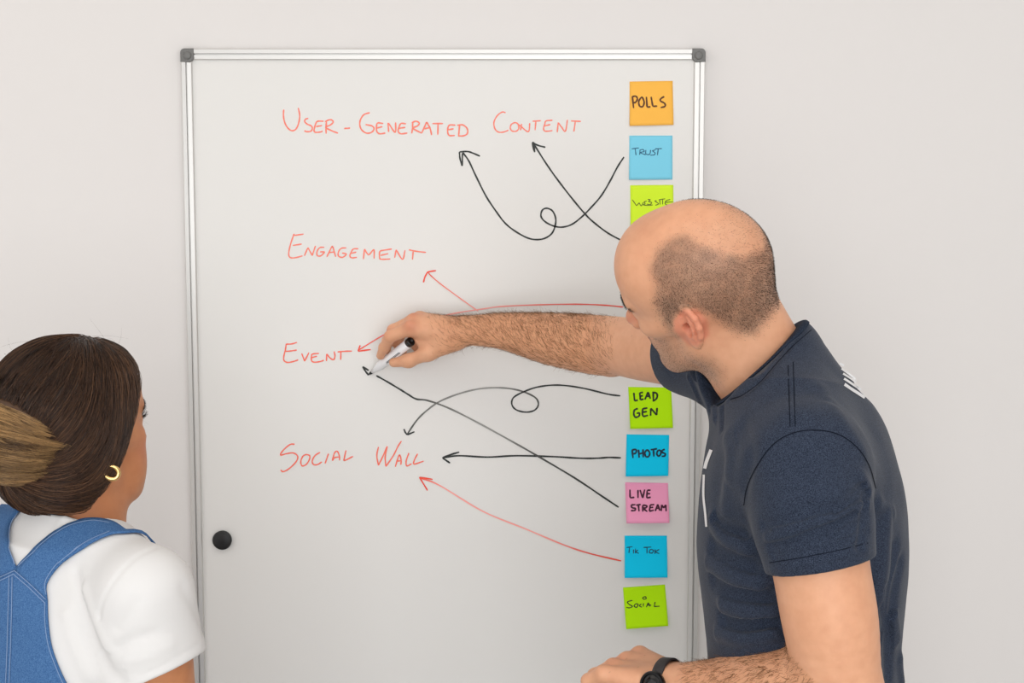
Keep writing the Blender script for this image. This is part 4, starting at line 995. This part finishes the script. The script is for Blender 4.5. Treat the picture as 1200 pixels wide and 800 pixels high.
for pl, am, wd_ in [([(184,641),(160,652),(135,678),(120,705),(116,735),(120,760)], -.0014, .0032), ([(88,672),(96,705),(108,740),(120,775)], -.0035, .008), ([(100,690),(112,725),(125,755)], .003, .008), ([(78,720),(88,755),(105,790)], .003, .010), ([(118,765),(128,785),(140,798)], -.005, .010),
   ([(140,758),(158,748),(180,742)], -.0022, .007), ([(138,735),(150,720),(160,705)], -.0022, .008), ([(150,775),(175,768),(200,755)], .0022, .009), ([(215,690),(228,712),(238,740)], -.0018, .008), ([(165,793),(205,772),(246,746)], -.0010, .0028), ([(64,640),(70,612),(80,604)], .0015, .006)]:
    qq, e = bws.cast(spline(pl, 3)); qq = qq[e < .006]
    if len(qq) > 1: ws.fold(qq, am*1.0, wd_)
ws.put(lambda p: (vnoise(p, 24, 12)-.5)*.0018, (0, 0, 0), 1e9, 'disp', 0)
tV, tF = ws.mesh(.0034); wtm = new_mat('white_jersey', (228, 227, 226), .85, 0, .2); bump(wtm, 1200, .15, .0004, 2)
tee = mesh_obj('t_shirt', tV, tF, wtm, wom, True, 'white short-sleeved t-shirt')

# denim dungarees: back panel, straps, stitching, legs
dn_ = new_mat('blue_denim', (74, 116, 166), .85, 0, .2); noise_mix(dn_, (46, 84, 136), (88, 130, 178), 700, 8, .28, .72); bump(dn_, 1400, .4, .0006, 2)
stt = new_mat('denim_stitching', (124, 150, 190), .8)
def cloth_grid(name, g, s, parent, mat, off, th_, label=None, tail=None):
    m, k, _ = g.shape; q, e = s.cast(g.reshape(-1, 2)); n_ = s.normal(q); q = (q+n_*off).reshape(m, k, 3)
    if tail is not None:
        for t in tail:                                      # carry on over the shoulder, lying on the cloth
            z_ = q[-1]+t
            for _ in range(4): z_ = z_-s.normal(z_)*(s.ev(z_)-off)[:, None]
            q = np.concatenate([q, z_[None]], 0)
        m = len(q)
    f = [(i*k+j, i*k+j+1, (i+1)*k+j+1, (i+1)*k+j) for i in range(m-1) for j in range(k-1)]
    o = mesh_obj(name, q.reshape(-1, 3), f, mat, parent, True, label); md = o.modifiers.new('thick', 'SOLIDIFY'); md.thickness = th_; md.offset = 0
    return o
top = spline([(-30,688),(-6,680),(20,667),(38,683),(57,702)], 6); bot = np.linspace((-50, 905), (118, 905), len(top)); rtc = spline([(57,702),(58,728),(62,757),(72,785),(84,810),(100,850),(118,905)], 5); lfc = np.linspace((-30, 688), (-50, 905), len(rtc))
U = np.linspace(0, 1, len(top))[None, :, None]; Vv = np.linspace(0, 1, len(rtc))[:, None, None]
g = (1-Vv)*top[None]+Vv*bot[None]+(1-U)*lfc[:, None]+U*rtc[:, None]-((1-U)*(1-Vv)*top[0]+U*(1-Vv)*top[-1]+(1-U)*Vv*bot[0]+U*Vv*bot[-1])
dung = cloth_grid('dungarees', g, ws, wom, dn_, .0030, .0022, 'blue denim dungarees with crossed back straps')
def strap(e1_, e2_, tail):
    a = spline(e1_, 6); c = spline(e2_, 6); u = np.linspace(0, 1, 7)[None, :, None]; return cloth_grid('strap', a[:, None]*(1-u)+c[:, None]*u, ws, dung, dn_, .0034, .0022, None, tail)
strap([(18,668),(45,640),(75,618),(105,609.5),(130,613),(147,623.5)], [(57,702),(57,683),(75,660),(105,640),(130,628.5),(149,626.5)], [fw*.012-up*.002]*3+[fw*.012-up*.012]*4)
strap([(22,667),(12,640),(14,615),(24,600)], [(-14,682),(-24,645),(-16,612),(2,594)], [fw*.012-up*.002]*3+[fw*.012-up*.012]*4)
print_ribbons('stitching', [[(20,669),(38,685),(56,703)], [(19,673),(37,689),(55,707)], [(20,669),(0,678),(-20,686)], [(19,673),(0,682),(-20,690)], [(14,674),(13,720),(12,760),(10,810)], [(17.5,676),(17,720),(16,760),(14,810)],
   [(55,706),(55.5,730),(59.5,757),(69.5,785),(81,810)], [(24,664),(47,642.5),(76,621),(105,613),(128,616)], [(56,697),(56,680),(74,657),(104,637),(129,626)], [(20,662),(13,638),(16,616),(24,604)]], 0.9, stt, dung, ws, None, .0050)
wt = Solid(); wh = tc_.copy(); wh[2] = .80
wt.loft([.70, .78, .86, .92], [tc_[0]]*4, [tc_[1]]*4, [.186, .186, .165, .162], [.130, .128, .113, .112], 2.2, -A_, .03)
for sg in (-1, 1): wt.limb([wh+rt*sg*.085-up*.04, wh+rt*sg*.090-up*.40+fw*.015, wh+rt*sg*.095-up*.74], [.094, .068, .060], .04)
wt.plane((0, 0, .06), (0, 0, -1), 'int', .002); v, f = wt.mesh(.009); mesh_obj('dungaree_legs', v, f, dn_, wom)
wsh = new_mat('white_trainer', (230, 228, 224), .6)
for sg in (-1, 1):
    c = wh+rt*sg*.095; c[2] = 0; shoe(c, fw, wom, wsh, som)

# gold hoop earring
lobe = wl_((-.004, -.0765, -.040)); er = empty('hoop_earring', lobe, 'small gold hoop earring on the woman\'s ear below her hair', 'earring')
gm = new_mat('polished_gold', (242, 206, 138), .24, 1)
ec = P(131, 553.5, 0); ec = P(130.5, 553.5, -lobe[1]+.021)
u1 = np.array([.94, .34, 0]); u2 = np.array([-.1, -.1, .98]); an = np.linspace(math.radians(112), math.radians(-205), 30)
pts = [ec+(u1*math.cos(a)+u2*math.sin(a))*.0086 for a in an]; rr_ = .0014+.0019*np.sin(np.linspace(.15, math.pi-.25, 30))
MB().tube(pts, rr_, 14).build('hoop', gm, er, True); MB().tube([pts[0], pts[0]+(lobe-pts[0])*.5+up*.002, lobe], .0006, 8).build('post', gm, er, True)
